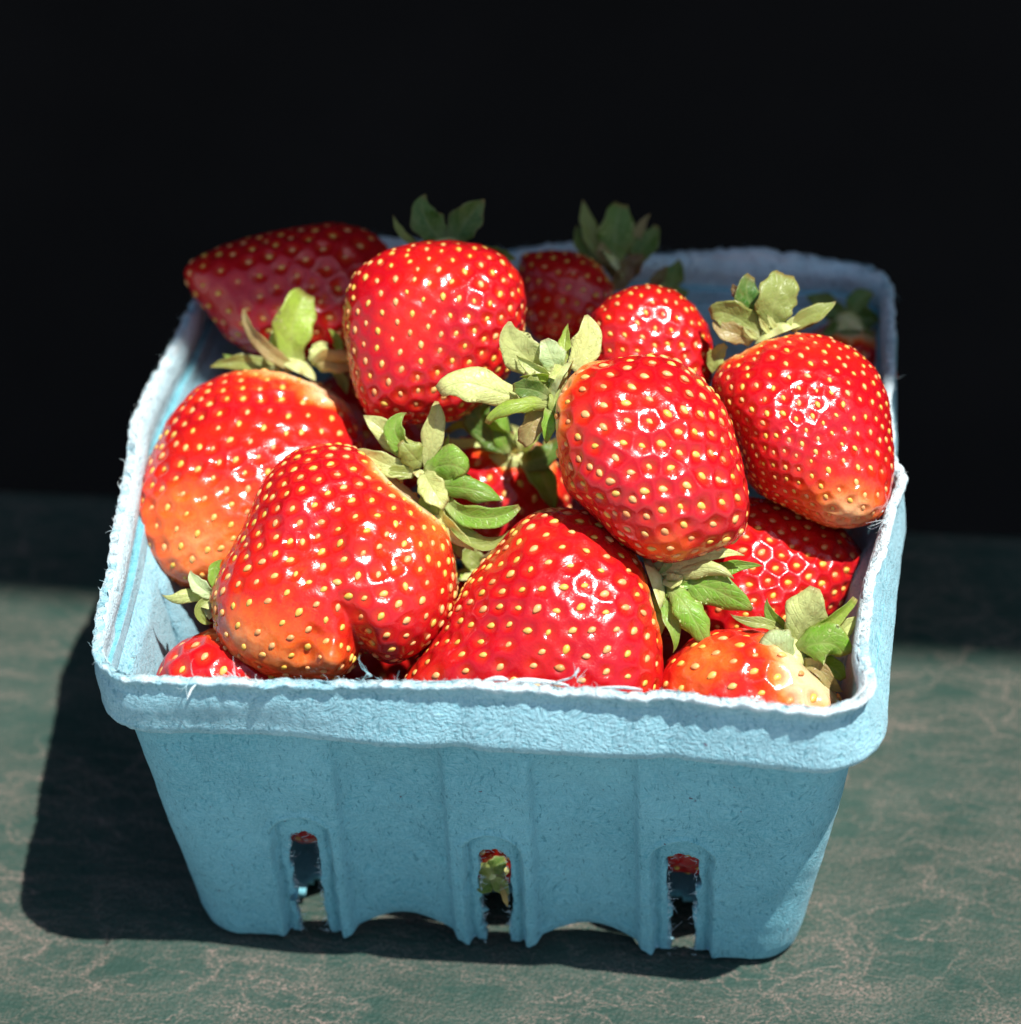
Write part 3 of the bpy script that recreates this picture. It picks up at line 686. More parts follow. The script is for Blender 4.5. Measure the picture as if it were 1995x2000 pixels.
def calyx(key, centre, sepals, near=0.0, core_r=3.6, stem=None, extra=None):
    I = INFO[key]; root = I['root']; ploc = I['loc']
    dep = I['dep'] - near * .001
    c3 = at_depth(centre[0], centre[1], dep)
    # core: low dome with a ragged edge, facing out along the calyx axis
    ax = I['ax'] / np.linalg.norm(I['ax']); e1 = np.cross(ax, [.2, .9, .3]); e1 /= np.linalg.norm(e1); e2 = np.cross(ax, e1)
    V = []; F = []; nr, na = 5, 24; r = np.random.default_rng(int(centre[0]))
    prof = [(0, 1.0), (.3, .95), (.62, .6), (.9, .1), (1.15, -.7)]
    V.append(c3 + ax * .0014)
    for rr_, hh in prof[1:]:
        for a in range(na):
            an = 2 * math.pi * a / na; k = 1 + (.16 * math.sin(an * 5 + 1) + .06 * r.normal()) * rr_
            V.append(c3 + (e1 * math.cos(an) + e2 * math.sin(an)) * core_r * .001 * rr_ * k + ax * hh * .0014)
    for a in range(na):
        b = (a + 1) % na; F.append((0, 1 + a, 1 + b))
        for q_ in range(len(prof) - 2): F.append((1 + q_ * na + a, 1 + (q_ + 1) * na + a, 1 + (q_ + 1) * na + b, 1 + q_ * na + b))
    F = [tuple(int(x) for x in f) for f in F]
    cx = link("calyx", new_mesh("calyx", np.array(V) - ploc, F), M_CORE, root)
    if stem:
        Vv = []; Fs = []; P = [c3 + ax * .001 + (ax * a + RT * b + UP * c) * .001 for a, b, c in stem]; na2 = 10
        for i, p in enumerate(P):
            rad = [.0013, .0011, .0010, .00105, .001][min(i, 4)]
            for a in range(na2):
                an = 2 * math.pi * a / na2; Vv.append(p + (e1 * math.cos(an) + e2 * math.sin(an)) * rad)
        for i in range(len(P) - 1):
            for a in range(na2): b = (a + 1) % na2; Fs.append((i * na2 + a, i * na2 + b, (i + 1) * na2 + b, (i + 1) * na2 + a))
        Fs.append(tuple(range((len(P) - 1) * na2, len(P) * na2)))
        link("stem", new_mesh("stem", np.array(Vv) - ploc, Fs), M_CORE, cx)
    r = np.random.default_rng(int(centre[0] + centre[1]))
    for _ in range(extra[0] if extra else 0):      # smaller, narrower leaves between and behind the big ones
        an = math.radians(r.uniform(extra[1], extra[2])); ln = r.uniform(45, 85); bend = an + r.uniform(-.6, .6); nr_ = r.uniform(-1.5, 2.0)
        p0 = (centre[0] + 10 * math.cos(an), centre[1] - 10 * math.sin(an)); p1 = (p0[0] + ln * .5 * math.cos(an), p0[1] - ln * .5 * math.sin(an))
        p2 = (p1[0] + ln * .5 * math.cos(bend), p1[1] - ln * .5 * math.sin(bend))
        sepal(cx, ploc, dep, [(*p0, 0), (*p1, nr_ + 1.2), (*p2, nr_)], r.uniform(18, 32), r.choice(['pale', 'green', 'lime', 'olive', 'pale']),
              twist=r.uniform(-50, 50), cup=r.uniform(-.4, .7), basew=.55, wmax=.42, seed=int(ln * 10))
    for s in sepals:
        kw = s[3] if len(s) > 3 else {}
        sepal(cx, ploc, dep, s[0], s[1], s[2], **kw)
    return cx

# --- bottom and hidden layer first, then the visible ones
FILL = [(-.0352, -.0370), (.0005, -.0345), (.0355, -.0370), (-.037, 0), (0, .002), (.036, 0), (-.036, .037), (0, .038), (.036, .037)]
def to_px(P):
    d = np.asarray(P) - CAM; z = d @ FW; return ((997.5 + FOC * 1995 * (d @ RT) / z) / K, (1000 - FOC * 1995 * (d @ UP) / z) / K)
def round_outline(cu, cv, r, ex=1.0, ang=0.0, n=14, taper=.15):
    o = []
    for k in range(n):
        a = 2 * math.pi * k / n; rr = r * (1 - taper * math.cos(a - ang)) ; o.append((cu + rr * math.cos(a), cv - rr * math.sin(a) * ex))
    return o

berry('hero', 'large glossy red strawberry right of centre, stem end to the left, tip lower right',
      [(1150, 678), (1230, 666), (1280, 680), (1325, 712), (1360, 755), (1380, 800), (1395, 850), (1408, 920), (1412, 970), (1400, 1008), (1370, 1030), (1320, 1048), (1265, 1063), (1215, 1052), (1160, 1015), (1115, 965), (1070, 925), (1056, 870), (1043, 800), (1045, 745), (1075, 705), (1110, 685)],
      .091, .0170, (-.86, .42, -.10), 300, ripe_spots=((1050, 800, 70, .35), (1250, 1050, 60, .3)), calyx_ang=.50, pale_ring=.75, seed_sz=1.5, pitd=.00042)
berry('front', 'deep red strawberry in the middle of the front row, point toward the front rim',
      [(1070, 958), (1110, 964), (1150, 985), (1195, 1035), (1225, 1075), (1242, 1130), (1250, 1200), (1250, 1290), (1230, 1360), (1150, 1400), (1040, 1400), (940, 1390), (850, 1370), (780, 1330), (752, 1285), (790, 1240), (830, 1195), (858, 1140), (885, 1090), (930, 1040), (980, 985), (1025, 962)],
      .064, .0190, (.93, .32, .05), 400, calyx_ang=.36, pale_ring=.8, seed_sz=1.45, pitd=.00042, base_ripe=1.05, centre=(1035, 1195), ripe_spots=((770, 1290, 60, .3),))
berry('lumpy', 'large lumpy strawberry at front left with a cleft, forked tip and orange shoulder',
      [(610, 836), (660, 838), (700, 862), (740, 895), (785, 925), (820, 965), (848, 1010), (860, 1060), (862, 1115), (852, 1165), (825, 1205), (780, 1238), (735, 1250), (700, 1232), (686, 1218), (682, 1245), (660, 1268), (620, 1280), (560, 1282), (510, 1278), (460, 1255), (425, 1222), (405, 1170), (398, 1125), (415, 1080), (440, 1035), (465, 985), (490, 925), (520, 880), (560, 848)],
      .072, .0195, (.66, .66, .12), 520, calyx_ang=.40, pale_ring=1.0, seed_sz=1.35, pitd=.00030, taper=.15, tilt=.36,
      ripe_spots=((520, 1230, 150, .55), (800, 1040, 90, .35), (640, 1260, 60, .3), (700, 1000, 60, .15)),
      dents=((690, 1200, 30, 3.4), (668, 1150, 30, 1.8), (700, 1240, 30, 3), (600, 1010, 60, 1.8), (745, 1040, 30, 1.4), (560, 950, 40, -1.0), (690, 1010, 45, -1.8), (640, 1238, 32, -3.6), (592, 1225, 18, 1.6), (612, 1195, 22, 1.2)))
berry('left', 'orange red strawberry against the left wall with leaves on top and orange lower tip',
      [(430, 702), (490, 694), (550, 695), (600, 712), (645, 748), (678, 795), (690, 850), (670, 920), (620, 985), (560, 1040), (500, 1085), (450, 1108), (390, 1112), (340, 1106), (300, 1085), (268, 1035), (258, 985), (262, 920), (285, 860), (320, 790), (370, 730)],
      .068, .0180, (.42, .86, .05), 450, calyx_ang=.40, pale_ring=.75, seed_sz=1.25, pitd=.00040,
      ripe_spots=((380, 1060, 170, .46), (300, 980, 90, .2), (600, 730, 60, .3)), base_ripe=.95, tilt=.42)
berry('backmid', 'tall red strawberry at back centre in the sun, its two leaves standing against the dark',
      [(790, 458), (850, 455), (905, 460), (950, 480), (982, 520), (992, 570), (988, 630), (965, 700), (925, 750), (870, 790), (800, 800), (745, 802), (700, 792), (672, 745), (660, 690), (648, 620), (650, 560), (672, 510), (720, 475)],
      .093, .0170, (.10, .95, -.35), 400, calyx_ang=.36, pale_ring=.5, seed_sz=1.2, pitd=.00036, base_ripe=1.0)
berry('backleft', 'dark shaded strawberry lying sideways in the back left corner, pointed tip over the rim',
      [(343, 512), (365, 488), (420, 462), (480, 446), (550, 432), (630, 420), (690, 432), (730, 460), (755, 510), (750, 580), (710, 640), (640, 672), (560, 680), (480, 668), (430, 640), (395, 590), (360, 550)],
      .082, .0150, (.95, .15, -.2), 230, calyx_ang=.36, seed_sz=1.1, pitd=.00034)
berry('smallback', 'small bright red strawberry behind the right centre one with no leaves showing',
      [(1230, 533), (1275, 545), (1310, 575), (1335, 615), (1345, 665), (1340, 720), (1300, 760), (1230, 775), (1160, 755), (1125, 700), (1112, 640), (1118, 595), (1150, 560), (1190, 540)],
      .090, .0120, (-.45, .55, -.7), 220, calyx_ang=.36, pale_ring=.4, seed_sz=1.15, pitd=.00036)
berry('right', 'cone shaped strawberry by the right wall with brownish leaves on top and pale orange tip',
      [(1400, 655), (1440, 630), (1500, 624), (1560, 632), (1615, 658), (1655, 695), (1674, 750), (1680, 820), (1682, 890), (1672, 950), (1650, 985), (1600, 997), (1555, 992), (1500, 965), (1440, 935), (1405, 895), (1385, 830), (1355, 770), (1345, 715), (1365, 680)],
      .084, .0170, (-.36, .90, .0), 500, calyx_ang=.38, pale_ring=.8, seed_sz=1.15, pitd=.00038,
      ripe_spots=((1590, 975, 75, .85), (1500, 950, 60, .3)), tilt=.30)
berry('backright', 'shaded red strawberry at the back rim under a tall clump of dark leaves',
      [(985, 478), (1040, 470), (1090, 476), (1135, 495), (1160, 540), (1155, 600), (1120, 640), (1060, 650), (1010, 640), (975, 590), (972, 530)],
      .080, .0110, (.75, .60, -.1), 150, calyx_ang=.50, pale_ring=.7, seed_sz=1.1, pitd=.00034)
berry('lowright', 'bright red bumpy strawberry wedged low between the right wall and the pale tipped one',
      [(1400, 935), (1460, 945), (1530, 970), (1595, 1000), (1628, 1045), (1622, 1085), (1590, 1140), (1540, 1190), (1470, 1220), (1400, 1235), (1345, 1220), (1300, 1180), (1290, 1110), (1310, 1030), (1350, 965)],
      .058, .0160, (-.9, -.3, -.3), 290, calyx_ang=.36, seed_sz=1.3, pitd=.00048)
berry('paleright', 'partly unripe strawberry at the front right corner with a creamy shoulder under its leaves',
      [(1400, 1188), (1460, 1196), (1520, 1235), (1570, 1290), (1588, 1340), (1570, 1390), (1500, 1420), (1400, 1425), (1300, 1400), (1255, 1355), (1242, 1300), (1262, 1250), (1305, 1212), (1350, 1193)],
      .058, .0155, (.80, .48, .30), 140, calyx_ang=.60, pale_ring=.92, seed_sz=1.6, pitd=.00048,
      ripe_spots=((1330, 1230, 80, .35), (1480, 1290, 60, .4)), base_ripe=.85)
berry('frontleft', 'mostly hidden strawberry in the front left corner, only its red top above the rim',
      [(345, 1212), (400, 1185), (470, 1180), (530, 1200), (570, 1260), (570, 1330), (520, 1390), (430, 1410), (350, 1390), (305, 1330), (296, 1275), (318, 1235)],
      .054, .0140, (.1, .9, .1), 110, calyx_ang=.40, pale_ring=.8, seed_sz=1.6, pitd=.00040, centre=(430, 1300))
berry('middle', 'half hidden strawberry deep in the middle beneath the curled green leaves',
      [(900, 810), (990, 820), (1050, 860), (1080, 930), (1070, 1010), (1010, 1070), (930, 1080), (860, 1050), (820, 980), (820, 900), (850, 840)],
      .056, .0150, (.2, .8, .55), 170, calyx_ang=.40, seed_sz=1.3)
berry('farright', 'strawberry sunk in the shaded back right corner, only its dark leaves showing',
      [(1560, 610), (1620, 600), (1670, 640), (1690, 710), (1660, 780), (1600, 800), (1540, 770), (1515, 700), (1525, 640)],
      .060, .0120, (.0, .85, .5), 120, calyx_ang=.40, seed_sz=1.2, sub=6, seeds_as_parts=False)
berry('lowmid', 'hidden strawberry between the lumpy one and the front middle one, only leaves in the gap',
      [(850, 1090), (900, 1080), (950, 1100), (985, 1160), (960, 1230), (900, 1270), (830, 1260), (790, 1210), (790, 1140)],
      .050, .0120, (.2, .9, .1), 120, calyx_ang=.40, seed_sz=1.2, sub=6, seeds_as_parts=False)
berry('gapleft', 'shaded strawberry low in the gap between the left wall and the lumpy one',
      round_outline(372, 1180, 105, 1, 1.0), .036, .0110, (.3, .9, .1), 90, sub=6, seeds_as_parts=False)
berry('gapback', 'shaded strawberry deep in the gap between the left, lumpy and back centre ones',
      round_outline(690, 800, 130, 1, 2.0), .048, .0120, (.3, .9, .1), 110, sub=6, seeds_as_parts=False)
names = ['left front slot', 'middle front slot', 'right front slot']
for k, (x, y) in enumerate(FILL):
    zc = [.0265, .0205, .0250][k] if k < 3 else .0205; u, v = to_px((x, y, zc)); rad = [.0140, .0150, .0140, .0150, .0145, .0152, .0150, .0150, .0150][k]; px = K * depth_of((x, y, zc)) / (FOC * 1995)
    vis = y < -.03
    lab = ('red strawberry at the bottom of the basket seen through the ' + names[k]) if vis else 'hidden bottom layer strawberry ' + ['', '', '', 'by the left wall', 'at the centre of the basket', 'by the right wall', 'in the back left corner', 'at the middle of the back wall', 'in the back right corner'][k]
    berry('fill%d' % k, lab, round_outline(u, v, rad / px, 1.0, k * 1.3), zc, rad, [(.2, .8, .3), (.1, .1, 1), (.5, .6, .3)][k % 3], 120 if vis else 70,
          calyx_ang=.40, sub=6 if vis else 5, seeds_as_parts=False, base_ripe=1.0, tilt=0, q=2.2)

# ------------------------------------------------------------ calyces (surveyed sepal by sepal)
calyx('lumpy', (812, 905), [
    ([(806, 888, 1), (812, 840, 3.5), (820, 800, 4.5), (824, 757, 4)], 44, 'pale', dict(tipw=.15, wmax=.62, basew=.18)),
    ([(790, 885, .5), (758, 845, 1.5), (685, 783, 1)], 46, 'pale', dict(wmax=.6)),
    ([(785, 862, 1), (755, 835, 3), (745, 805, 3.5), (768, 778, 3)], 42, 'green', dict(cup=.6, twist=20)),
    ([(798, 876, 1.5), (775, 855, 4.5), (757, 832, 4.5)], 52, 'olive', dict(cup=-.4, tipw=.35, basew=.5, wmax=.5)),
    ([(788, 888, .5), (745, 882, 2), (705, 865, 2.0), (668, 848, .5)], 42, 'pale', dict(wmax=.5)),
    ([(780, 893, 1.5), (755, 890, 2.2), (728, 888, 2)], 28, 'olive', dict(basew=.6)),
    ([(808, 896, 2), (835, 878, 4), (862, 880, 5), (882, 892, 4)], 74, 'green', dict(cup=-.35, tipw=.3, basew=.4, wmax=.55)),
    ([(800, 892, 2.5), (812, 915, 4.5), (828, 940, 5), (842, 953, 4.5)], 52, 'pale', dict(tipw=.35, basew=.35, wmax=.45)),
    ([(822, 918, 1.5), (870, 920, 4), (915, 930, 4.5), (950, 945, 3.5)], 46, 'green', dict(cup=-.35, basew=.6)),
    ([(845, 945, 1), (890, 975, 3.5), (935, 975, 4.5), (980, 955, 4.5)], 44, 'green', dict(cup=.4, twist=-20, basew=.5, tipw=.25)),
    ([(842, 952, 0), (860, 1000, 2.2), (905, 1028, 2.5), (962, 1000, 2)], 34, 'olive', dict(cup=.8, twist=35)),
    ([(818, 935, 0), (830, 975, 3), (865, 1012, 3.2), (896, 1040, 2.5)], 38, 'pale', dict(cup=.3, twist=-20)),
    ([(806, 935, 0), (812, 962, 2.5), (822, 985, 2.0)], 40, 'olive', dict(basew=.6)),
    ([(850, 975, -1), (858, 1020, 0), (872, 1055, -.5)], 30, 'olive'),
], near=-1.0, core_r=3.0, extra=(9, -80, 130))
calyx('hero', (1052, 722), [
    ([(1035, 715, -1), (1000, 680, -1.5), (968, 645, -1), (962, 606, 0)], 74, 'pale', dict(basew=.45, wmax=.55, tipw=.1)),
    ([(1052, 700, -1), (1040, 670, .5), (1028, 640, 1)], 52, 'grey', dict(tipw=.3, basew=.5)),
    ([(1080, 698, -2), (1098, 670, -2), (1110, 635, -2), (1106, 594, -2)], 58, 'pale', dict(basew=.4, tipw=.12, wmax=.5)),
    ([(1065, 690, -3), (1066, 650, -4), (1072, 610, -5)], 26, 'lime', dict(twist=40)),
    ([(1020, 735, 1), (1006, 722, 3), (1010, 700, 3)], 30, 'olive', dict(cup=.6)),
    ([(1000, 748, 0), (930, 735, 2.0), (880, 722, 3), (829, 740, 2.5)], 68, 'pale', dict(cup=-.2, basew=.3, tipw=.35, wmax=.62)),
    ([(1035, 748, 2), (1005, 735, 3.5), (968, 732, 2.5)], 44, 'dark', dict(cup=.3, tipw=.3)),
    ([(1035, 765, 2), (990, 762, 5), (950, 772, 5.5), (920, 800, 4)], 30, 'lime', dict(cup=-.5, basew=.8, tipw=.4)),
    ([(1032, 768, 2), (1034, 800, 4), (1030, 838, 2.5)], 26, 'green', dict(cup=.6, twist=30)),
    ([(1015, 770, 0), (1005, 800, 1), (985, 838, 0)], 42, 'brown', dict(basew=.7, tipw=.5)),
    ([(1062, 690, 0), (1050, 705, 2.5), (1035, 712, 3.5)], 34, 'pale', dict()),
], near=.5, core_r=3.6, extra=(9, 70, 270), stem=[(0, 0, 0), (2, -.5, .2), (4, -1.2, .2)])
calyx('middle', (985, 865), [
    ([(975, 855, 2), (930, 825, 4), (880, 800, 4), (842, 815, 3)], 26, 'lime', dict(twist=50, basew=.8, tipw=.5)),
    ([(970, 862, 1.5), (920, 835, 3), (870, 838, 3), (838, 828, 2.5)], 24, 'pale', dict(twist=-30, basew=.8, tipw=.5)),
    ([(965, 850, 7), (925, 815, 10), (905, 785, 11), (930, 755, 10)], 62, 'dark', dict(cup=.5, twist=15, tipw=.1, wmax=.6)),
    ([(965, 853, 7.5), (950, 830, 9.5), (948, 800, 10), (935, 770, 10)], 40, 'green', dict(cup=-.5, twist=-30)),
    ([(985, 872, 6), (1010, 868, 9), (1035, 855, 10), (1040, 830, 9)], 46, 'dark', dict(cup=.4, tipw=.5, basew=.3)),
    ([(1000, 868, 6), (1022, 895, 8), (1036, 930, 8), (1046, 962, 6)], 48, 'green', dict(cup=.6, tipw=.05, basew=.7, wmax=.3)),
    ([(990, 872, 5), (955, 875, 6), (920, 880, 5), (897, 905, 3.5)], 44, 'pale', dict(cup=-.4, basew=.4, tipw=.4)),
    ([(1000, 885, 3), (985, 910, 4), (965, 935, 3.5), (952, 960, 2)], 50, 'brown', dict(basew=.7)),
    ([(960, 850, 3), (925, 858, 3.5), (900, 870, 3)], 40, 'brown', dict(tipw=.4)),
], near=2, core_r=3.2, extra=(14, 0, 360))
calyx('left', (565, 692), [
    ([(565, 688, 0), (550, 650, 2), (556, 600, 3), (578, 553, 1.5)], 78, 'lime', dict(cup=.3, basew=.35, tipw=.45, wmax=.62)),
    ([(560, 685, -.5), (535, 655, .5), (528, 625, .2), (540, 600, 0)], 44, 'pale', dict(cup=.3, basew=.5)),
    ([(556, 696, .5), (515, 668, 3), (478, 630, 3.5), (460, 582, 2.5)], 30, 'brown', dict(twist=30, basew=.6, tipw=.2)),
    ([(530, 697, -1), (480, 685, -1), (440, 683, -1), (395, 693, -1)], 32, 'olive', dict(cup=.3)),
    ([(500, 690, -3), (460, 685, -4), (420, 668, -5)], 22, 'green'),
    ([(592, 690, .5), (622, 675, 3), (655, 676, 3.5), (687, 670, 2.5)], 32, 'orange', dict(cup=-.5, basew=.5, twist=-20)),
    ([(600, 695, 1), (630, 690, 2.5), (660, 690, 2), (680, 675, 1.5)], 26, 'orange', dict(cup=-.3, basew=.8)),
    ([(635, 682, -2), (640, 655, -1), (632, 632, 0), (618, 620, .5)], 18, 'lime', dict(twist=20)),
    ([(585, 682, -2), (600, 665, -2), (612, 645, -3)], 32, 'pale', dict(tipw=.3)),
    ([(620, 690, -1), (645, 715, -2), (655, 745, -3)], 22, 'olive'),
    ([(520, 690, -1), (510, 668, 0), (512, 650, 0)], 26, 'pale'),
], near=-.5, core_r=3.4)
calyx('front', (1240, 1100), [
    ([(1232, 1078, 0), (1280, 1062, 3), (1340, 1045, 5), (1405, 1048, 6)], 34, 'pale', dict(basew=.8, wmax=.4, tipw=.05, twist=20)),
    ([(1250, 1100, 1), (1290, 1078, 4), (1340, 1072, 6), (1385, 1092, 6)], 36, 'pale', dict(basew=.6, wmax=.5, cup=-.6, tipw=.05)),
    ([(1330, 1085, 2), (1370, 1072, 3), (1405, 1066, 3.5), (1440, 1068, 3.5)], 28, 'green', dict(basew=.7, wmax=.3)),
    ([(1265, 1100, 1), (1310, 1100, 3.5), (1360, 1118, 4.5), (1420, 1150, 4)], 70, 'green', dict(cup=-.2, basew=.4, tipw=.1, wmax=.5)),
    ([(1260, 1112, 2), (1285, 1130, 5), (1308, 1165, 6), (1332, 1212, 5)], 56, 'green', dict(cup=-.3, basew=.35, tipw=.35, wmax=.55)),
    ([(1250, 1118, 1), (1258, 1150, 3), (1272, 1190, 4), (1270, 1232, 3)], 28, 'green', dict(cup=.4, twist=25)),
    ([(1242, 1112, .5), (1248, 1145, 1.5), (1244, 1180, 1.5), (1240, 1200, 1)], 32, 'olive', dict(basew=.8, tipw=.3)),
    ([(1255, 1090, 2), (1275, 1095, 3.5), (1290, 1085, 4)], 30, 'pale', dict(basew=.8)),
], near=3.5, core_r=4.6, extra=(6, -90, 60))
calyx('paleright', (1508, 1225), [
    ([(1505, 1222, .5), (1515, 1180, 3), (1525, 1145, 4.5), (1538, 1108, 5)], 80, 'pale', dict(cup=-.1, basew=.35, tipw=.25, wmax=.6)),
    ([(1490, 1215, -1), (1475, 1185, -.5), (1455, 1160, 0), (1448, 1128, 0)], 28, 'green', dict(twist=40)),
    ([(1478, 1200, -1), (1450, 1178, 0), (1412, 1172, 0), (1378, 1158, 0)], 22, 'olive', dict(basew=.6)),
    ([(1495, 1215, -2), (1496, 1170, -2), (1508, 1118, -2)], 24, 'lime', dict(twist=35)),
    ([(1520, 1215, 1), (1555, 1185, 3.5), (1590, 1155, 4.5), (1614, 1128, 5)], 28, 'lime', dict(cup=.7, basew=.8, wmax=.4, tipw=.4)),
    ([(1540, 1222, 0), (1570, 1205, 2), (1600, 1180, 3), (1628, 1160, 3)], 42, 'pale', dict(cup=.2, basew=.8, wmax=.35)),
    ([(1508, 1238, 2), (1482, 1232, 4.5), (1458, 1215, 5), (1440, 1200, 4)], 74, 'grey', dict(basew=.35, tipw=.45, wmax=.62, cup=-.25)),
    ([(1512, 1232, 2), (1538, 1215, 5.5), (1568, 1215, 6), (1592, 1238, 5)], 78, 'green', dict(basew=.4, tipw=.4, wmax=.58, cup=-.3)),
    ([(1518, 1255, 2), (1545, 1262, 4), (1565, 1285, 4), (1592, 1305, 3)], 28, 'brown', dict(cup=.5, basew=.8)),
    ([(1545, 1250, 0), (1575, 1262, 1.5), (1592, 1282, 1.5)], 40, 'green', dict(basew=.6, tipw=.3)),
], near=1.5, core_r=3.8, extra=(6, -60, 170), stem=[(0, 0, 0), (1.2, 0, -.6), (2.2, 0, -1.2)])
calyx('right', (1468, 622), [
    ([(1465, 618, 1), (1460, 585, 3), (1470, 550, 3.5), (1482, 517, 2)], 78, 'olive', dict(cup=.15, basew=.5, tipw=.45, wmax=.55)),
    ([(1445, 615, -1), (1425, 585, 0), (1410, 555, .5), (1418, 520, 0)], 56, 'dark', dict(tipw=.3, basew=.5, back='dark')),
    ([(1440, 632, .5), (1400, 605, 1.5), (1368, 590, 2), (1340, 592, 1)], 62, 'olive', dict(basew=.5, tipw=.3, wmax=.6)),
    ([(1420, 645, 1), (1390, 630, 2), (1365, 622, 2), (1345, 605, 1)], 40, 'brown', dict(basew=.5)),
    ([(1490, 622, 1), (1515, 602, 2), (1545, 588, 2.5), (1578, 568, 2)], 34, 'olive', dict(basew=.5)),
    ([(1500, 625, 1), (1520, 612, 1), (1545, 608, .5)], 16, 'red', dict(back='red')),
    ([(1370, 650, -1), (1350, 675, -1), (1345, 705, -1.5)], 34, 'olive', dict()),
    ([(1405, 570, -1), (1390, 550, -1), (1382, 535, -1)], 22, 'red', dict(back='red')),
    ([(1455, 632, 2), (1440, 612, 3.5), (1432, 598, 4)], 12, 'pale', dict()),
    ([(1470, 628, 2), (1455, 606, 3.5), (1448, 592, 4)], 12, 'pale', dict()),
    ([(1485, 628, 2), (1490, 610, 3.5), (1500, 596, 4)], 12, 'pale', dict()),
    ([(1430, 640, 2), (1415, 628, 3), (1402, 615, 3)], 12, 'pale', dict()),
], near=.5, core_r=4.2)
calyx('backmid', (848, 462), [  # shade on these leaves is put into their dark tint
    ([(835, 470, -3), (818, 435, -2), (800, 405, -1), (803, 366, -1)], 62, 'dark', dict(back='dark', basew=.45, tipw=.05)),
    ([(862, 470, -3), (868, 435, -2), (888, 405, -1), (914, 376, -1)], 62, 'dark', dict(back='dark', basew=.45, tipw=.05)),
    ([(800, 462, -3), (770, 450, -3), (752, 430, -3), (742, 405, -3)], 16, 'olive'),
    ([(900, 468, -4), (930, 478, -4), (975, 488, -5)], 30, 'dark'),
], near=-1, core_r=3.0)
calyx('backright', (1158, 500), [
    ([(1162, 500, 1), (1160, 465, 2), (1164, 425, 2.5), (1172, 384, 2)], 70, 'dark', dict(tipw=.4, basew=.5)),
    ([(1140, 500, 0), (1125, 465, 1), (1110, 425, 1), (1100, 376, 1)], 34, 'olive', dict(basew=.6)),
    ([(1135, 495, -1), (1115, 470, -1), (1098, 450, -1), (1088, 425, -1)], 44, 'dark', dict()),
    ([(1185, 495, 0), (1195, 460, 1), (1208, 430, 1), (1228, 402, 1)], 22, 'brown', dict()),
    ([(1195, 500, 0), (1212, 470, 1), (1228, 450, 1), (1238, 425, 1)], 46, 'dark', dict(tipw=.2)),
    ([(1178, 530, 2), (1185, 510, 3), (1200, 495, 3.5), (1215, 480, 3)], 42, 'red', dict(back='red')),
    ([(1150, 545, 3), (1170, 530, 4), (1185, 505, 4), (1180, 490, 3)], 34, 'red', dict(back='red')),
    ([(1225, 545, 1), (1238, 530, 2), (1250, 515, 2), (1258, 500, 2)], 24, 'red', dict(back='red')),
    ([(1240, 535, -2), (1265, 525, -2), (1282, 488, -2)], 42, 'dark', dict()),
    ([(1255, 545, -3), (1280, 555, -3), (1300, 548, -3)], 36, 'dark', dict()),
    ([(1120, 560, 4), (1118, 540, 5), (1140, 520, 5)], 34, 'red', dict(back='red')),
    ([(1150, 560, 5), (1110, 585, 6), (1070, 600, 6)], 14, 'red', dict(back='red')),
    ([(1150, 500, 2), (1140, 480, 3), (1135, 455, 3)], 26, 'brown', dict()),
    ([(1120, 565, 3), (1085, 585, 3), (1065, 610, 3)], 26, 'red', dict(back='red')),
], near=1, core_r=4.2)
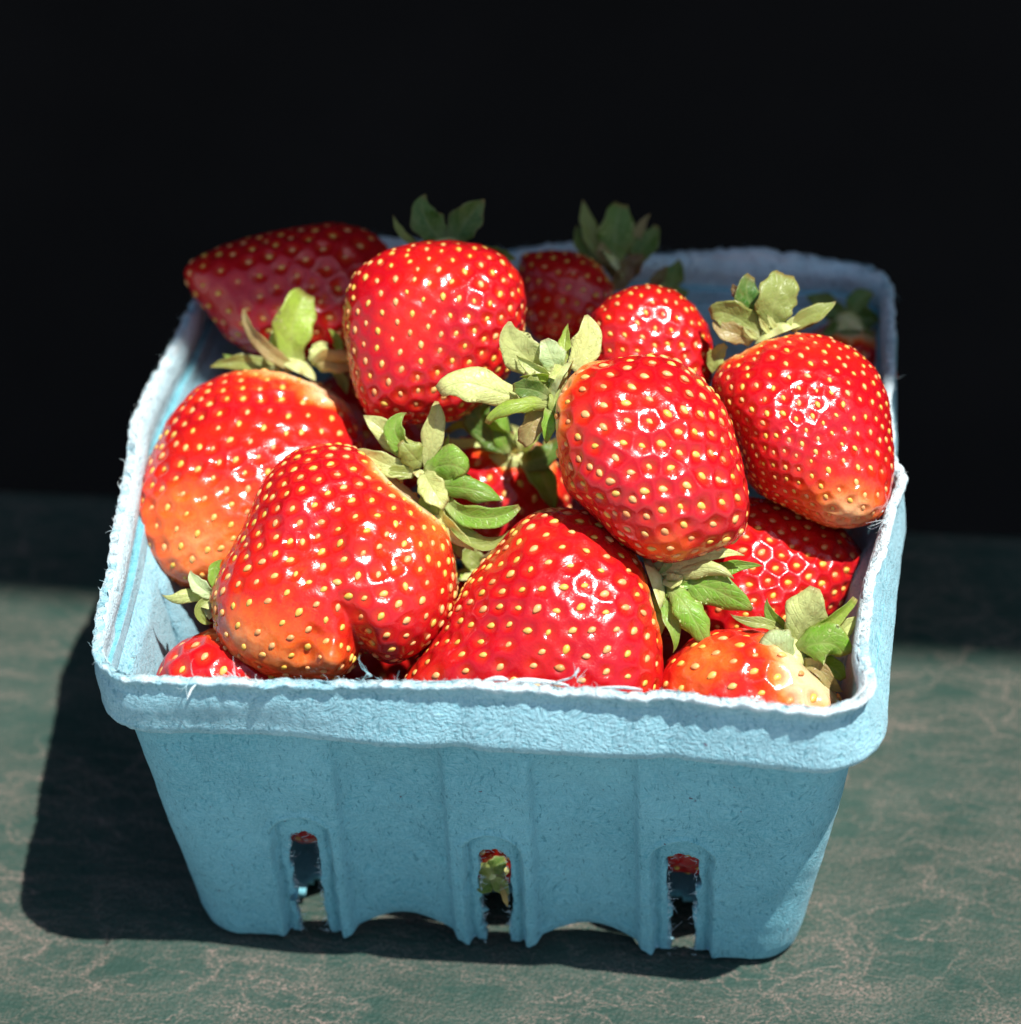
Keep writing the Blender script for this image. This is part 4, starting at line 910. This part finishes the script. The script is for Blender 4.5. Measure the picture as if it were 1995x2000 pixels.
calyx('farright', (1600, 600), [
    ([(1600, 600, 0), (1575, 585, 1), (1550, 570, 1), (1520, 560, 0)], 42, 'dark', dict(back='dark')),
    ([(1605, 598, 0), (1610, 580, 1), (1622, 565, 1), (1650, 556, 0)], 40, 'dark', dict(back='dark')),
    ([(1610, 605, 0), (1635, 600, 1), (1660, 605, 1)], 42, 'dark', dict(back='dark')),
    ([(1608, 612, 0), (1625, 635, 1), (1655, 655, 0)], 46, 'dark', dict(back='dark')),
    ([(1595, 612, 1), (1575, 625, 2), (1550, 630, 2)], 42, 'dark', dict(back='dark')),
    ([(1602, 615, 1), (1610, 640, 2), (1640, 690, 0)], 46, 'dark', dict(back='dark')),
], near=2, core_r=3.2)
calyx('frontleft', (412, 1135), [
    ([(408, 1130, 0), (375, 1120, 1), (340, 1128, 1.5), (305, 1122, 1)], 28, 'pale', dict(basew=.6, cup=-.3)),
    ([(408, 1128, 1), (388, 1115, 2), (370, 1100, 2), (360, 1076, 1.5)], 30, 'grey', dict(cup=.5, tipw=.05, twist=15)),
    ([(402, 1135, 1), (380, 1140, 2), (378, 1158, 2), (402, 1175, 1)], 22, 'olive', dict(cup=.5)),
    ([(415, 1125, -1), (408, 1098, 0), (405, 1075, 0), (420, 1055, 0)], 30, 'green', dict()),
    ([(412, 1140, 1), (398, 1155, 2), (395, 1170, 2)], 26, 'grey', dict()),
], near=3, core_r=3.0)
calyx('lowmid', (890, 1085), [
    ([(900, 1085, 0), (895, 1060, 1), (885, 1050, 1), (905, 1035, 0)], 40, 'olive', dict()),
    ([(895, 1085, 1), (880, 1085, 2), (870, 1075, 2)], 30, 'lime', dict()),
    ([(890, 1090, 1), (870, 1110, 2), (862, 1128, 2)], 28, 'olive', dict()),
    ([(900, 1080, 0), (925, 1055, 1), (935, 1035, 1)], 34, 'brown', dict()),
], near=4, core_r=3.0)
# calyx of the bottom berry seen through the middle slot
calyx('fill1', (932, 1650), [
    ([(925, 1645, 1), (938, 1632, 2), (955, 1622, 2)], 36, 'dark', dict(tipw=.3)),
    ([(925, 1655, 1), (915, 1640, 2), (900, 1632, 2)], 30, 'olive', dict()),
    ([(930, 1655, 1), (945, 1672, 2), (960, 1690, 2)], 30, 'olive', dict()),
    ([(925, 1655, 1), (915, 1672, 1.5), (900, 1680, 1.5)], 34, 'dark', dict()),
    ([(945, 1670, 2), (952, 1690, 3), (958, 1712, 3)], 12, 'orange', dict()),
], near=-1.5, core_r=2.4)
